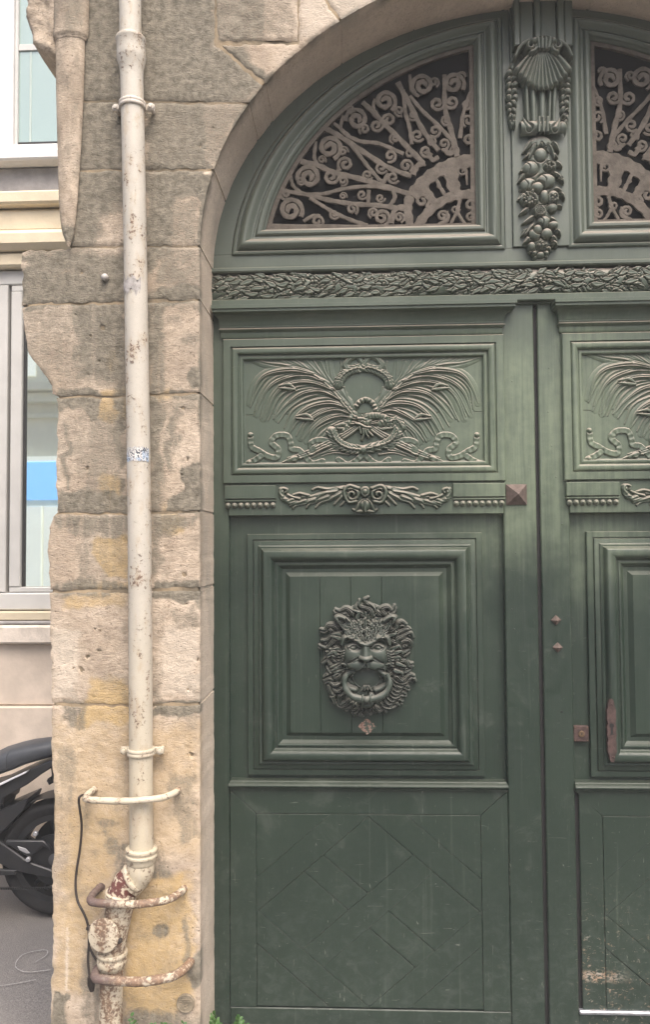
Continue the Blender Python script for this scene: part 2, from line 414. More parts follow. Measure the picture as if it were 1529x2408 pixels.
MAT_BAR2 = pipe_material('rusty_bar_paint', .58, (.56, .5, .44), 0.0, .9)
MAT_CABLE = simple('black_cable_rubber', (.035, .028, .024), .6, 0, .3, 40)
MAT_KNOB = simple('white_plastic', (.5, .47, .44), .4, 0, .06)
MAT_DISC = simple('bronze_disc', (.30, .255, .185), .6, .35, .25, 60, .4, .0006)
# ------------------------------------------------------------------ street ground
k = M('worn_asphalt'); a1 = k.noise(220, 3, .6); a2 = k.noise(3, 5, .6); cr = k.voro(2.2, None, 'DISTANCE_TO_EDGE')
c = k.mix(k.mr(a1, .3, .75), (.10, .094, .09), (.225, .212, .20))
c = k.mix(k.math('MULTIPLY', k.mr(a2, .4, .7), .5), c, (.21, .195, .18))

MAT_ASPH = k.set(c, .9, 0, .25); k.bump(a1, .004)
NG = 60
gx = np.linspace(-16, 12, NG); gy = np.r_[np.linspace(-8.4, -2, 14), np.linspace(-1.5, 3, 34), np.linspace(3.5, 14, 12)]
GX, GY = np.meshgrid(gx, gy); GZ = (fbm(GX*.8, GY*.8, 3, 3)-.5)*.012
quads = [[j*NG+i, j*NG+i+1, (j+1)*NG+i+1, (j+1)*NG+i] for j in range(len(gy)-1) for i in range(NG-1)]
g = build('street_ground', np.stack([GX.ravel(), GY.ravel(), GZ.ravel()], 1), quads, MAT_ASPH, None, 180)
tag(g, 'grey worn asphalt of the street', None, None, 'structure')
MAT_CHALK = simple('white_chalk', (.31, .297, .285), .9, 0, .2, 90)
def ground_px(u, v):
    d = ROT @ Vector(((u-764.5)/FPX, -(v-1204)/FPX, -1.0)); p = CAM + d*(-CAM.z/d.z); return (p.x, p.y)
def chalk(name, pts, wd, label):
    C = cat([ground_px(*p) for p in pts], 8); mb = MB(); L = []
    for i, p in enumerate(C):
        t = C[min(i+1, len(C)-1)]-C[max(i-1, 0)]; t = t/max(np.hypot(*t), 1e-9); n = np.array((-t[1], t[0]))*wd*(.6+.5*random.random())
        L.append([(p[0]+n[0], p[1]+n[1], .0085), (p[0]-n[0], p[1]-n[1], .0085)])
    mb.loft(L, False, False, False)
    tag(mb.build(name, MAT_CHALK, None, 180), label, 'chalk mark', 'chalk marks on the asphalt')
chalk('chalk_mark', [(118, 2285), (60, 2290), (35, 2275), (55, 2248), (105, 2238), (108, 2250), (80, 2268)], .0022, 'looping white chalk line drawn on the asphalt beside the wall end')
chalk('chalk_mark', [(-30, 2325), (20, 2320), (84, 2308)], .0022, 'short straight white chalk stroke on the asphalt below the loop')
# ------------------------------------------------------------------ the stone wall with the arched opening
XC, ZS, AA, AB = 0.70, 2.90, 1.257, 1.04       # basket-handle arch: centre, springing, half axes
YD = 0.26                                      # face of the door stiles
ABF = 1.015                                    # rise at the front arris (slightly splayed)
wall = thing('stone_wall', (-.8, .12, 0), 'weathered limestone wall, soot-stained with broken left edge, around the big arched doorway', 'wall')
# stains with a shape of their own: (kind, strength, softness, polygon or ellipse in photo points)
STAINS = [
 ('soot', .66, 40, [(200,-300),(505,-300),(505,110),(610,200),(575,236),(345,238),(290,240),(200,240)]),
 ('soot', .35, 30, [(505,-200),(700,-200),(700,96),(505,100)]),
 ('soot', .55, 25, [(512,104),(560,110),(640,190),(600,225),(500,130)]),
 ('soot', .62, 40, [(165,230),(290,230),(290,470),(230,520),(172,500)]),
 ('soot', .45, 40, [(180,430),(240,500),(215,590),(165,585)]),
 ('soot', .30, 25, [(345,236),(592,236),(540,330),(500,390),(345,388)]),
 ('soot', .62, 12, [(345,384),(500,386),(495,398),(345,398)]),
 ('soot', .85, 20, [(345,412),(500,408),(482,470),(455,455),(420,462),(400,478),(345,470)]),
 ('soot', .60, 25, [(345,470),(400,476),(390,600),(345,640)]),
 ('soot', .16, 20, [(400,470),(470,470),(468,680),(390,690)]),
 ('soot', .45, 18, [(50,592),(180,588),(195,640),(60,645)]),
 ('soot', .85, 14, [(50,640),(200,648),(290,640),(290,690),(225,720),(160,712),(110,722),(50,735)]),
 ('soot', .50, 35, [(165,590),(295,590),(295,900),(180,900)]),
 ('soot', .55, 14, [(225,690),(292,690),(292,785),(235,770)]),
 ('soot', .18, 30, [(50,720),(180,720),(170,900),(60,880)]),
 ('soot', .78, 12, [(380,676),(466,672),(466,700),(430,716),(370,712)]),
 ('soot', .50, 25, [(345,690),(385,690),(380,1360),(352,1360)]),
 ('soot', .85, 8, ('e', 457, 886, 14, 22)),
 ('soot', .85, 9, [(402,920),(470,916),(470,940),(405,938)]),
 ('soot', .80, 10, [(130,918),(225,920),(230,985),(205,990),(190,955),(130,965)]),
 ('soot', .30, 40, [(180,960),(300,960),(300,1380),(210,1380)]),
 ('soot', .88, 10, [(430,1100),(472,1090),(472,1202),(395,1202),(392,1180),(425,1150)]),
 ('soot', .72, 14, [(132,1152),(240,1158),(300,1165),(300,1206),(132,1204)]),
 ('soot', .55, 18, [(118,1212),(300,1208),(300,1275),(200,1262),(118,1240)]),
 ('soot', .55, 18, [(345,1205),(470,1208),(462,1240),(352,1270)]),
 ('soot', .62, 14, [(116,1366),(200,1362),(310,1380),(310,1396),(116,1400)]),
 ('soot', .88, 9, [(357,1372),(430,1368),(474,1372),(474,1405),(420,1420),(400,1405),(357,1400)]),
 ('soot', .85, 9, [(360,1655),(470,1650),(470,1680),(360,1686)]),
 ('soot', .50, 12, [(150,1645),(215,1640),(205,1710),(155,1708)]),
 ('soot', .40, 20, [(360,1540),(382,1540),(382,1690),(360,1690)]),
 ('soot', .55, 18, [(345,1975),(372,1975),(395,2060),(350,2070),(330,2040)]),
 ('soot', .55, 16, [(280,1985),(308,1980),(290,2060),(262,2062)]),
 ('soot', .35, 20, [(185,1890),(215,1890),(215,1960),(190,1960)]),
 ('soot', .95, 9, [(122,2330),(158,2338),(150,2420),(122,2420)]),
 ('soot', .85, 8, [(450,2245),(470,2232),(474,2310),(450,2330),(440,2290)]),
 ('soot', .55, 25, [(290,2372),(480,2380),(480,2450),(290,2450)]),
 ('soot', .45, 20, [(195,2230),(232,2230),(232,2420),(190,2420)]),
 ('soot', .60, 6, ('e', 380, 2190, 22, 18)), ('soot', .5, 8, [(430,2160),(440,2150),(445,2290),(436,2300)]),
 ('soot', .65, 7, [(458,1400),(472,1380),(484,1400),(478,1450),(462,1420)]),
 ('soot', .5, 16, [(268,600),(298,600),(300,1000),(285,1380),(268,1000)]), ('soot', .55, 10, [(150,1000),(166,1000),(162,1150),(152,1150)]), ('soot', .45, 14, [(395,960),(420,960),(412,1095),(392,1100)]), ('soot', .4, 16, [(180,1280),(215,1270),(222,1370),(185,1370)]), ('soot', .42, 14, [(400,1440),(470,1430),(470,1475),(410,1480)]), ('soot', .38, 18, [(130,1760),(180,1750),(175,1900),(140,1920)]), ('soot', .4, 18, [(385,1830),(465,1810),(468,1960),(420,1990)]),
 ('ochre', .7, 10, [(375,1205),(440,1215),(430,1260),(370,1250)]), ('ochre', .6, 12, [(140,1395),(290,1400),(290,1425),(150,1425)]),
 ('ochre', .9, 10, [(232,925),(298,915),(298,985),(262,992),(228,975)]),
 ('ochre', .75, 8, ('e', 262, 850, 14, 26)),
 ('ochre', .75, 12, [(242,1110),(285,1110),(290,1200),(240,1195)]),
 ('ochre', .95, 8, [(225,1268),(300,1262),(300,1360),(252,1355),(222,1300)]),
 ('ochre', .7, 12, [(175,1376),(305,1374),(305,1400),(180,1402)]),
 ('ochre', .8, 14, [(205,1600),(300,1590),(298,1705),(160,1708),(200,1660)]),
 ('ochre', .35, 40, [(120,1700),(470,1700),(470,2010),(120,2010)]),
 ('ochre', .85, 25, [(290,2060),(445,2050),(445,2340),(420,2390),(290,2380)]),
 ('ochre', .55, 30, [(150,1900),(300,1900),(240,2120),(205,2200),(150,2250)]),
 ('ochre', .45, 25, [(125,2120),(200,2120),(200,2330),(125,2330)]),
 ('ochre', .5, 18, [(380,1190),(420,1190),(420,1212),(380,1212)]), ('ochre', .6, 14, [(350,922),(405,920),(400,940),(350,940)]),
 ('soot', .45, 6, ('e', 255, 1935, 26, 9)), ('soot', .45, 8, ('e', 262, 1990, 18, 26)), ('soot', .4, 5, ('e', 248, 1955, 5, 14)),
 ('pale', .8, 3, [(152,2250),(156,2180),(159,2180),(160,2330),(154,2330)]),
 ('pale', .5, 10, [(125,1470),(180,1480),(180,1640),(125,1640)]), ('pale', .45, 20, [(380,1480),(465,1480),(465,1640),(380,1630)]),
 ('pale', .5, 30, [(705,-100),(900,-100),(900,20),(800,60),(705,90)]),
]
def poly_sd(u, v, P):
    P = np.array(P, float); n = len(P); D = np.full(u.shape, 1e9); ins = np.zeros(u.shape, bool)
    for i in range(n):
        a, b = P[i], P[(i+1) % n]; e = b-a; t = np.clip(((u-a[0])*e[0]+(v-a[1])*e[1])/max(e@e, 1e-12), 0, 1)
        D = np.minimum(D, np.hypot(u-a[0]-t*e[0], v-a[1]-t*e[1]))
        c = ((a[1] > v) != (b[1] > v)) & (u < (b[0]-a[0])*(v-a[1])/((b[1]-a[1]) if abs(b[1]-a[1]) > 1e-9 else 1e-9)+a[0]); ins ^= c
    return np.where(ins, D, -D)
def stains(X, Y, Z):
    u, v = unpx(X, np.zeros_like(X), Z)
    wu = (fbm(u*.035, v*.035, 4, 11)-.5)*46; wv = (fbm(u*.035+50, v*.035, 4, 12)-.5)*40
    out = {q: np.zeros(len(X)) for q in ('soot', 'ochre', 'pale')}
    for kd, s, soft, P in STAINS:
        if isinstance(P, tuple): sd = (1-np.hypot((u+wu*.3-P[1])/P[3], (v+wv*.3-P[2])/P[4]))*min(P[3], P[4])
        else: sd = poly_sd(u+wu*min(1, soft/14), v+wv*min(1, soft/14), P)
        out[kd] = np.maximum(out[kd], s*sstep(-soft*.6, soft*.6, sd))
    # runs of rain washing thin streaks into the soot
    run = sstep(.52, .68, fbm(u*.12, v*.008, 4, 31)); out['soot'] *= 1-.35*run*sstep(300, 800, v)
    out['soot'] = np.maximum(out['soot'], .26*sstep(.5, .75, fbm(u*.02, v*.02, 4, 7)))
    out['soot'] = np.clip(out['soot']+.18*sstep(900, 200, v)*(out['soot'] > .1)*(u < 620), 0, 1)
    out['soot'] = np.clip(out['soot']+.17*sstep(1330, 950, v)*(u < 480)*(.6+.8*fbm(u*.03, v*.03, 3, 77)), 0, 1)
    # grime gathers along the worn arris; the sheltered reveal stays clean and pale
    tt = np.maximum(Z, ZS); rr_ = np.hypot((X-XC)/AA, (tt-ZS)/ABF); da = np.where(Z > ZS, (rr_-1)*AA, (XC-AA)-X)
    ar = sstep(.016, .004, np.abs(da+.002))*sstep(.05, .02, Y)*sstep(.25, .6, fbm(u*.03, v*.012, 3, 61))*sstep(1650, 700, v)
    out['soot'] = np.maximum(out['soot'], .95*ar)
    inn = sstep(.02, .05, Y)*(np.abs(da) < .03)
    out['soot'] = out['soot']*(1-.9*inn)+inn*.30*sstep(.55, .75, fbm(X*9, Z*5+Y*14, 3, 62)); out['pale'] = np.maximum(out['pale'], inn*.45); out['ochre'] *= 1-.6*inn
    return out
PITS = [(205,1545,7),(172,1572,5),(222,1480,5),(232,1530,6),(190,1575,9),(218,1640,4),(432,1350,8),(438,1420,5),(440,1620,5),(450,1775,8),(330,1640,3),
 (205,1100,6),(235,935,5),(262,1690,3),(490,430,3),(445,700,4),(440,1080,6),(430,960,6),(205,880,4),(165,885,3),(212,790,5),(240,770,9),(232,850,6),
 (160,1470,3),(192,1758,5),(268,1830,4),(340,1510,5),(462,1510,5),(465,1550,6),(190,640,4),(100,870,4),(124,905,4),(470,345,4),(485,350,3),(500,300,3),(420,1480,4)]
PX = np.array([px(a, b) for a, b, c in PITS]); PR = np.array([c*.0011 for a, b, c in PITS])
rng = np.random.default_rng(3)
RP = np.stack([rng.uniform(-1.15, -.55, 200), rng.uniform(.1, 3.2, 200)], 1); RR = rng.uniform(.0014, .004, 200)
PX = np.vstack([PX, RP]); PR = np.r_[PR, RR]
def stone(name, poly, parent, mat, depth=.08, res=.0075, proud=0., rough=.003, tool=.0012, edge=.005, wob=.006, seed=0, nsk=3, label=None, pits=True):
    P = [np.array(p, float) for p in poly]; A = sum(P[i][0]*P[(i+1) % len(P)][1]-P[(i+1) % len(P)][0]*P[i][1] for i in range(len(P)))
    if A < 0: P = P[::-1]
    O = []
    for i in range(len(P)):
        a, b = P[i], P[(i+1) % len(P)]; n = max(1, int(round(np.hypot(*(b-a))/(res*1.15))))
        O += [a+(b-a)*t/n for t in range(n)]
    O = np.array(O)
    zz_ = np.maximum(O[:, 1], ZS); daO = np.where(O[:, 1] > ZS, np.abs(np.hypot((O[:, 0]-XC)/AA, (zz_-ZS)/ABF)-1)*AA, np.abs(O[:, 0]-XC+AA)); ws = (.22+.78*sstep(.004, .05, daO))[:, None]
    O = O+ws*np.stack([fbm(O[:, 0]*38, O[:, 1]*38, 3, 21)-.5, fbm(O[:, 0]*38+9, O[:, 1]*38, 3, 22)-.5], 1)*2*wob
    x0, z0 = O.min(0); x1, z1 = O.max(0)
    GX, GZ = np.meshgrid(np.arange(x0, x1, res), np.arange(z0, z1, res)); GX = GX.ravel(); GZ = GZ.ravel()
    GX = GX+rng.uniform(-.25, .25, GX.size)*res; GZ = GZ+rng.uniform(-.25, .25, GZ.size)*res
    sd = poly_sd(GX, GZ, O); kp = sd > res*.7
    pts = [Vector(p) for p in O]+[Vector(p) for p in np.stack([GX[kp], GZ[kp]], 1)]
    vo, ed, fo, _, _, _ = geometry.delaunay_2d_cdt(pts, [], [list(range(len(O)))], 1, 1e-7)
    V = np.array([tuple(p) for p in vo]); X, Z = V[:, 0], V[:, 1]
    sd = np.maximum(poly_sd(X, Z, O), 0)
    er = edge*(.25+1.3*fbm(X*22, Z*22, 3, 5)); q = np.clip(1-sd/er, 0, 1); back = er*.75*(1-np.sqrt(np.clip(1-q*q, 0, 1)))
    h = (fbm(X*14, Z*14, 4, 1+seed)-.5)*2*rough+(fbm(X*24, Z*190, 3, 2)-.5)*2*tool+(fbm(X*70, Z*90, 3, 3)-.5)*2*tool*.9
    if pits:
        m = (PX[:, 0] > x0) & (PX[:, 0] < x1) & (PX[:, 1] > z0) & (PX[:, 1] < z1)
        for (cx, cz), r in zip(PX[m], PR[m]):
            d = np.hypot(X-cx, Z-cz)/(r*(.7+.6*fbm(X*120, Z*120, 2, 8))); h = h-np.clip(1-d*d, 0, 1)**.6*r*1.6
    Y = -proud-h+back
    F = [tuple(f) for f in fo]
    cnt = {}
    for f in F:
        for i in range(len(f)): cnt[(f[i], f[(i+1) % len(f)])] = 1
    bd = [e for e in cnt if (e[1], e[0]) not in cnt]
    vs_ = [(x, y, z) for x, y, z in zip(X, Y, Z)]
    ids = sorted({i for e in bd for i in e}); prev = {i: i for i in ids}
    # outward normals for the skirt roughness
    nrm = {i: np.zeros(2) for i in ids}
    for a, b in bd:
        d = V[b]-V[a]; nn = np.array((d[1], -d[0])); l = np.hypot(*nn); nn = nn/max(l, 1e-9); nrm[a] += nn; nrm[b] += nn
    xs, zs_ = X[ids], Z[ids]
    steps = [.035, .1]+[.1+.9*(q+1)/(nsk-1) for q in range(nsk-1)] if nsk > 1 else [1.0]
    for t in steps:
        cur = {}
        yy = Y[ids]*(1-t)+depth*t
        rgh = (fbm((xs-zs_)*13, yy*4, 3, 40)-.5)*rough*.6*min(1, t*3)
        for j, i in enumerate(ids):
            nn = nrm[i]; l = max(np.hypot(*nn), 1e-9); cur[i] = len(vs_)
            vs_.append((X[i]+nn[0]/l*(rgh[j]-.002*(1-t)), yy[j], Z[i]+nn[1]/l*(rgh[j]-.002*(1-t))))
        for a, b in bd: F.append((prev[b], prev[a], cur[a], cur[b]))
        prev = cur
    VV = np.array(vs_); at = stains(VV[:, 0], VV[:, 1], VV[:, 2])
    return build(name, VV, F, mat, parent, 48, at, label)
def Wp(*pts, Y=0.0): return [px(u, v, Y) for u, v in pts]
def arc_pts(p, q, n=24, a=AA, b=ABF, grow=0.0):
    """points of the arch arris between the angles of two photo points"""
    tt = [math.atan2((r[1]-ZS)/b, (r[0]-XC)/a) for r in (p, q)]
    return [(XC+(a+grow)*math.cos(t), ZS+(b+grow)*math.sin(t)) for t in np.linspace(tt[0], tt[1], n)]
XJ = XC-AA
def jz(v): return (XJ, px(470, v)[1])
ZSv = ZS
# pier courses below the springing (left broken edge, right jamb arris)
def left(*p): return Wp(*p)
courses = [
 left((48,594),(75,588),(110,590),(160,586),(180,583))+[jz(581), jz(702)]+left((300,706),(180,712),(100,712),(50,716),(52,650)),
 left((50,722),(110,716),(200,717))+[jz(708), jz(921)]+left((300,928),(134,931),(124,928),(120,900),(104,880),(84,858),(62,822),(56,770)),
 left((133,936),(300,934))+[jz(927), jz(1199)]+left((300,1206),(134,1205),(131,1100),(134,1010)),
 left((134,1210),(300,1211))+[jz(1205), jz(1381)]+left((300,1386),(118,1389),(113,1300),(116,1230),(126,1212)),
 left((117,1395),(300,1392))+[jz(1390), jz(1651)]+left((300,1656),(120,1654),(118,1540),(116,1460)),
 left((121,1661),(300,1662))+[jz(1658), (XJ,-.03), (px(122, 2300)[0]-.006, -.03)]+left((122,2300),(124,2150),(121,2060),(128,2000),(130,1900),(122,1800)),
]
for i, P in enumerate(courses):
    low = i >= 5
    stone('stone_block', P, wall, MAT_STONE, .275, .0068, 0 if not low else .002, .0045 if low else .0032, .0009 if low else .0014, .0045, .0065, i*5, 6)
# upper stones left of the arch
pa = lambda u, v: px(u, v)
ARC = lambda a, b, n=20: arc_pts(px(*a), px(*b), n)
stone('stone_block', Wp((150,403),(300,402))+[ARC((497,401),(467,575), 14)[0]]+ARC((497,401),(467,575), 14)[1:]+[jz(576)]+Wp((180,579),(165,578),(150,500)), wall, MAT_STONE, .275, seed=3, nsk=6, tool=.0012)
stone('stone_block', Wp((140,240),(300,240))+ARC((572,241),(500,395), 16)+Wp((300,397),(145,398)), wall, MAT_STONE, .275, seed=4, nsk=6, tool=.0013)
stone('stone_block', Wp((135,-330),(504,-330),(504,102))+[ARC((609,197),(575,235), 8)[0]]+ARC((609,197),(575,235), 8)[1:]+Wp((300,234),(140,234)), wall, MAT_STONE, .275, seed=5, nsk=6, tool=.0008)
stone('stone_block', Wp((510,-330),(700,-330),(700,95),(509,97)), wall, MAT_STONE, .10, seed=6, tool=.001, rough=.009, edge=.008)
stone('voussoir', Wp((511,103),(702,100),(705,-330),(735,-330),(766,0))+[ARC((803,52),(616,189), 20)[0]]+ARC((803,52),(616,189), 20)[1:], wall, MAT_STONE, .275, seed=7, nsk=6, tool=.0008, edge=.009)
stone('voussoir', Wp((741,-330),(1000,-330))+ARC((985,-40),(809,50), 14)+Wp((771,0)), wall, MAT_STONE, .275, seed=8, nsk=6, tool=.0008)
# the rest of the arch above and right of the picture, in the same stone
def ang(t, g=0.0): return (XC+(AA+g)*math.cos(t), ZS+(ABF+g)*math.sin(t))
t0 = math.atan2((px(985,-40)[1]-ZS)/ABF, (px(985,-40)[0]-XC)/AA)
stops = [t0, 1.66, 1.40, 1.08, .76, .44, 0.0]
for i in range(6):
    a, b = stops[i]-.004, stops[i+1]+.004
    top = [(ang(b, .0)[0]+(.05 if i < 5 else .9), 4.55 if i < 4 else ang(b)[1]), (ang(a)[0] + (.05 if i else .02), 4.55 if i < 5 else ang(a)[1])]
    if i >= 4: top = [(3.0, ang(b)[1]), (3.0, ang(a)[1] if i == 5 else 4.55)] + ([(ang(a)[0]+.05, 4.55)] if i == 4 else [])
    stone('voussoir', [ang(t) for t in np.linspace(a, b, 10)]+top, wall, MAT_STONE, .275, .03, 0, .006, .001, .012, .004, 9+i, 3)
for i in range(5):
    stone('stone_block', [(XC+AA, .01+i*.58), (3.0, .01+i*.58), (3.0, .575+i*.58), (XC+AA, .575+i*.58)], wall, MAT_STONE, .275, .03, 0, .006, .001, .012, .004, 20+i, 3)
# lime mortar bed standing a little behind the stone faces
mp = left((60,600),(170,592),(152,560),(140,-330),(1000,-330))+arc_pts(px(985,-40), px(467,575), 40, grow=.006)+[(XJ-.006, -.03)]+left((124,2440),(126,2100),(124,1700),(121,1400),(122,1215),(137,1200),(137,935),(126,918),(70,820),(60,700))
stone('mortar_bed', mp, wall, MAT_MORTAR, .2, .008, -.0048, .0018, .001, .006, .003, 50, 2, pits=False)
# pointing that closes the joints of the reveal almost flush
P_ = [(XJ, z) for z in np.linspace(-.02, ZS, 120)]+[ang(t) for t in np.linspace(PI, 0, 160)]
V = []; nx_ = 9
for k_, (x, z) in enumerate(P_):
    n_ = Vector((-1, 0)) if z < ZS else Vector((math.cos(math.atan2((z-ZS)/ABF, (x-XC)/AA)), math.sin(math.atan2((z-ZS)/ABF, (x-XC)/AA))))
    for q in range(nx_): V.append((x+n_.x*.0035, .012+.253*q/(nx_-1), z+n_.y*.0035))
V = np.array(V); F = [[k_*nx_+q, k_*nx_+q+1, (k_+1)*nx_+q+1, (k_+1)*nx_+q] for k_ in range(len(P_)-1) for q in range(nx_-1)]
build('reveal_pointing', V, F, MAT_STONE, wall, 180, stains(V[:, 0], V[:, 1], V[:, 2]))
mb = MB(); tt = np.linspace(t0+.06, 0, 24)
mb.loft([[ (XC+(AA+g)*math.cos(t), y, ZS+(ABF+g)*math.sin(t)) for g, y in ((.007, .012), (.007, .24), (.5, .24), (.5, .012))] for t in tt], True, True)
mb.build('mortar_bed', MAT_MORTAR, wall)
mb = MB().box(-1.03, XJ-.02, .2, .34, -.03, 4.0).box(-1.03, 3.0, .2, .33, 4.06, 4.5).box(XC+AA+.02, 3.0, .2, .34, -.03, 4.5)
mb.build('wall_core', MAT_MORTAR, wall)
# half-round plaster strip running down the left edge and dying to a point
strip = [(100, 210, -330), (131, 208, -20), (132, 206, 95), (134, 202, 112), (135, 199, 230), (138, 193, 350), (141, 185, 470), (147, 178, 540), (155, 172, 568), (160, 166, 584)]
C = cat([(a, b, v) for a, b, v in strip], 14); mb = MB(); L = []
for a, b, v in C:
    xa, z = px(a, v); xb, _ = px(b, v); cx, r = (xa+xb)/2, (xb-xa)/2; row = []
    lip = .006 if v < 98 else 0.0
    for j in range(31):
        t = PI*j/30; fl = 1+.05*math.cos(t*15)*sstep(110, 180, v)*sstep(380, 260, v)*(t > 1.6)
        row.append((cx-(r+lip)*math.cos(t), -.012-(r*.55+lip)*math.sin(t)*fl, z))
    L.append(row)
mb.loft(L[::-1], False, False, False)
V = np.array(mb.v); n = (fbm(V[:, 0]*30, V[:, 2]*14, 4, 9)-.5)*.012+(fbm(V[:, 0]*160, V[:, 2]*60, 3, 10)-.5)*.003; V[:, 1] -= n; V[:, 0] += n*.5
at = stains(V[:, 0]+9, V[:, 1], V[:, 2]); uu, vv = unpx(V[:, 0], V[:, 1], V[:, 2])
at['soot'] = np.clip(.24+.18*sstep(120, 0, vv)+.5*sstep(520, 545, vv)*sstep(575, 560, vv)+.5*(fbm(uu*.05, vv*.02, 4, 14)-.5), 0, 1)
build('plaster_strip', V, mb.f, MAT_STONE, wall, 180, at)
# rough broken stone sticking out at the top left corner
bl = Wp((66,-200),(140,-200),(142,60),(140,140),(118,133),(95,118),(78,102),(72,80),(62,40),(64,0))
stone('broken_stone', bl, wall, MAT_STONE, .22, .0075, .02, .022, .002, .03, .006, 70, 4)
# ------------------------------------------------------------------ carriage door: left leaf, then its copy
leaf = thing('door_leaf', (.06, YD, 0), 'left green carriage door leaf with a bronze lion head and pyramid stud', 'door')
def H(h): return YD-h
def frame_profile(mb, x0, x1, z0, z1, prof, cap=False):
    mb.loft([[(x0+i, H(h), z0+i), (x1-i, H(h), z0+i), (x1-i, H(h), z1-i), (x0+i, H(h), z1-i)] for i, h in prof], False, cap); return mb
def rnd(i0, h0, i1, h1, n=7, bulge=1.0):
    """half-round moulding between two insets: rises to a crown"""
    r = (i1-i0)/2; out = []
    for k in range(n+1):
        a = PI-PI*k/n; out.append((i0+r+r*math.cos(a), h0+(h1-h0)*k/n+r*math.sin(a)*bulge))
    return out
def board(name, x0, x1, z0, z1, h, back=-.05, b=.003, mat=None, label=None, parent=None):
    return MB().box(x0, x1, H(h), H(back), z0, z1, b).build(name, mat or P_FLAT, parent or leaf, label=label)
ZT = 2.752
SL, SR = -.558, .684
board('hanging_stile', SL-.03, -.4975, .02, ZT, 0)
board('meeting_stile', .5595, SR, .02, ZT, 0, b=.004)
board('top_rail', -.4965, .5585, 2.62, ZT, -.004)
board('bottom_rail', -.4965, .5585, .02, .083, -.002)
# cornice over the carved panel
mb = MB(); prof = [(0, 2.63), (.012, 2.632), (.016, 2.64), (.016, 2.653)]
prof += [(.018+.011*math.sin(PI*t), 2.655+.016*t) for t in (0, .25, .5, .75, 1)]
prof += [(.022, 2.672), (.022, 2.678)]+[(.024+.034*(1-math.cos(PI/2*t)), 2.68+.038*math.sin(PI/2*t)) for t in (0, .2, .4, .6, .8, 1)]
prof += [(.062, 2.719), (.066, 2.722), (.066, 2.731), (.072, 2.733), (.072, 2.746), (.066, 2.748)]
x0, x1 = -.517, .548
mb.loft([[(x0-h*.5, YD+.03, z), (x0-h*.5, H(h), z), (x1+h*.85, H(h), z), (x1+h*.85, YD+.03, z)] for h, z in prof], True, True)
mb.build('cornice', P_MOULD, leaf, 30)
# frame and field of the carved panel
FX0, FX1, FZ0, FZ1 = -.517, .567, 2.066, 2.628
mb = MB(); prof = [(0, -.03), (0, .017), (.003, .02), (.030, .02), (.031, .012), (.034, .012)]+rnd(.034, .013, .060, .010, 8, .75)+[(.061, .004), (.064, .004)]+rnd(.065, .004, .078, .002, 6, .7)+[(.079, -.006), (.083, -.008)]
frame_profile(mb, FX0, FX1, FZ0, FZ1, prof); mb.build('panel_frame', P_MOULD, leaf, 30)
FH = -.008
zc = 2.335
MB().box(-.45, .51, H(FH), H(FH-.03), 2.115, zc-.0008, .0012).build('panel_board', P_FLAT, leaf)
MB().box(-.45, .51, H(FH-.0006), H(FH-.03), zc+.0008, 2.59, .0012).build('panel_board', P_FLAT, leaf)
# rail with the acanthus garland
board('frieze_rail', -.4965, .5585, 1.942, 2.0655, .008, b=.002)
for a, b in ((-.511, -.312), (.366, .563)):
    board('plain_block', a, b, 2.006, 2.058, .02, 0, .002)
    board('fillet', a, b, 1.996, 2.0015, .018, 0, .001)
    mb = MB(); n = 8
    for i in range(n):
        x = a+(i+.5)*(b-a)/n; mb.sphere((x, H(.012), 1.981), .0112, .011, .0115, 10, 6); mb.lathe((x, H(.022), 1.981), (0, -1, 0), [(0, .005), (.003, .004), (.005, .001)], 8)
    mb.build('bead_row', P_CARVE, leaf, 60)
# ---- carving of the upper panel
pz = lambda x, y: px(572.4+.38*x, 806.6+.38*y, YD)
R = Relief(-.44, .50, 2.12, 2.58, .00155); U = .00062
S = lambda pts: [pz(*p) for p in pts]
mir = lambda pts: [(1490-x, y) for x, y in pts]
keysL = [[(430,190),(300,165),(150,190),(70,260),(35,372)], [(500,235),(380,197),(230,222),(140,295),(78,445)], [(560,290),(420,240),(280,255),(190,330),(120,470)],
 [(600,350),(500,295),(370,310),(270,380),(205,470)], [(640,400),(540,370),(420,390),(330,450),(265,560)], [(670,440),(580,410),(470,445),(390,510),(350,590)], [(700,470),(610,445),(520,475),(440,535),(390,610)], [(712,500),(650,492),(580,515),(520,550),(480,600)]]
keysU = [[(690,440),(600,330),(545,220),(530,85)], [(640,385),(580,290),(520,200),(480,115)], [(590,330),(500,225),(440,160),(385,100)], [(520,250),(430,185),(330,140),(235,88)], [(440,200),(300,148),(180,130),(105,108)], [(400,180),(260,135),(130,120),(18,82)]]
def interp(keys, k):
    out = []
    for i in range(len(keys)-1):
        for j in range(k): t = j/k; out.append([(a[0]*(1-t)+b[0]*t, a[1]*(1-t)+b[1]*t) for a, b in zip(keys[i], keys[i+1])])
    return out+[keys[-1]]
rr = random.Random(2)
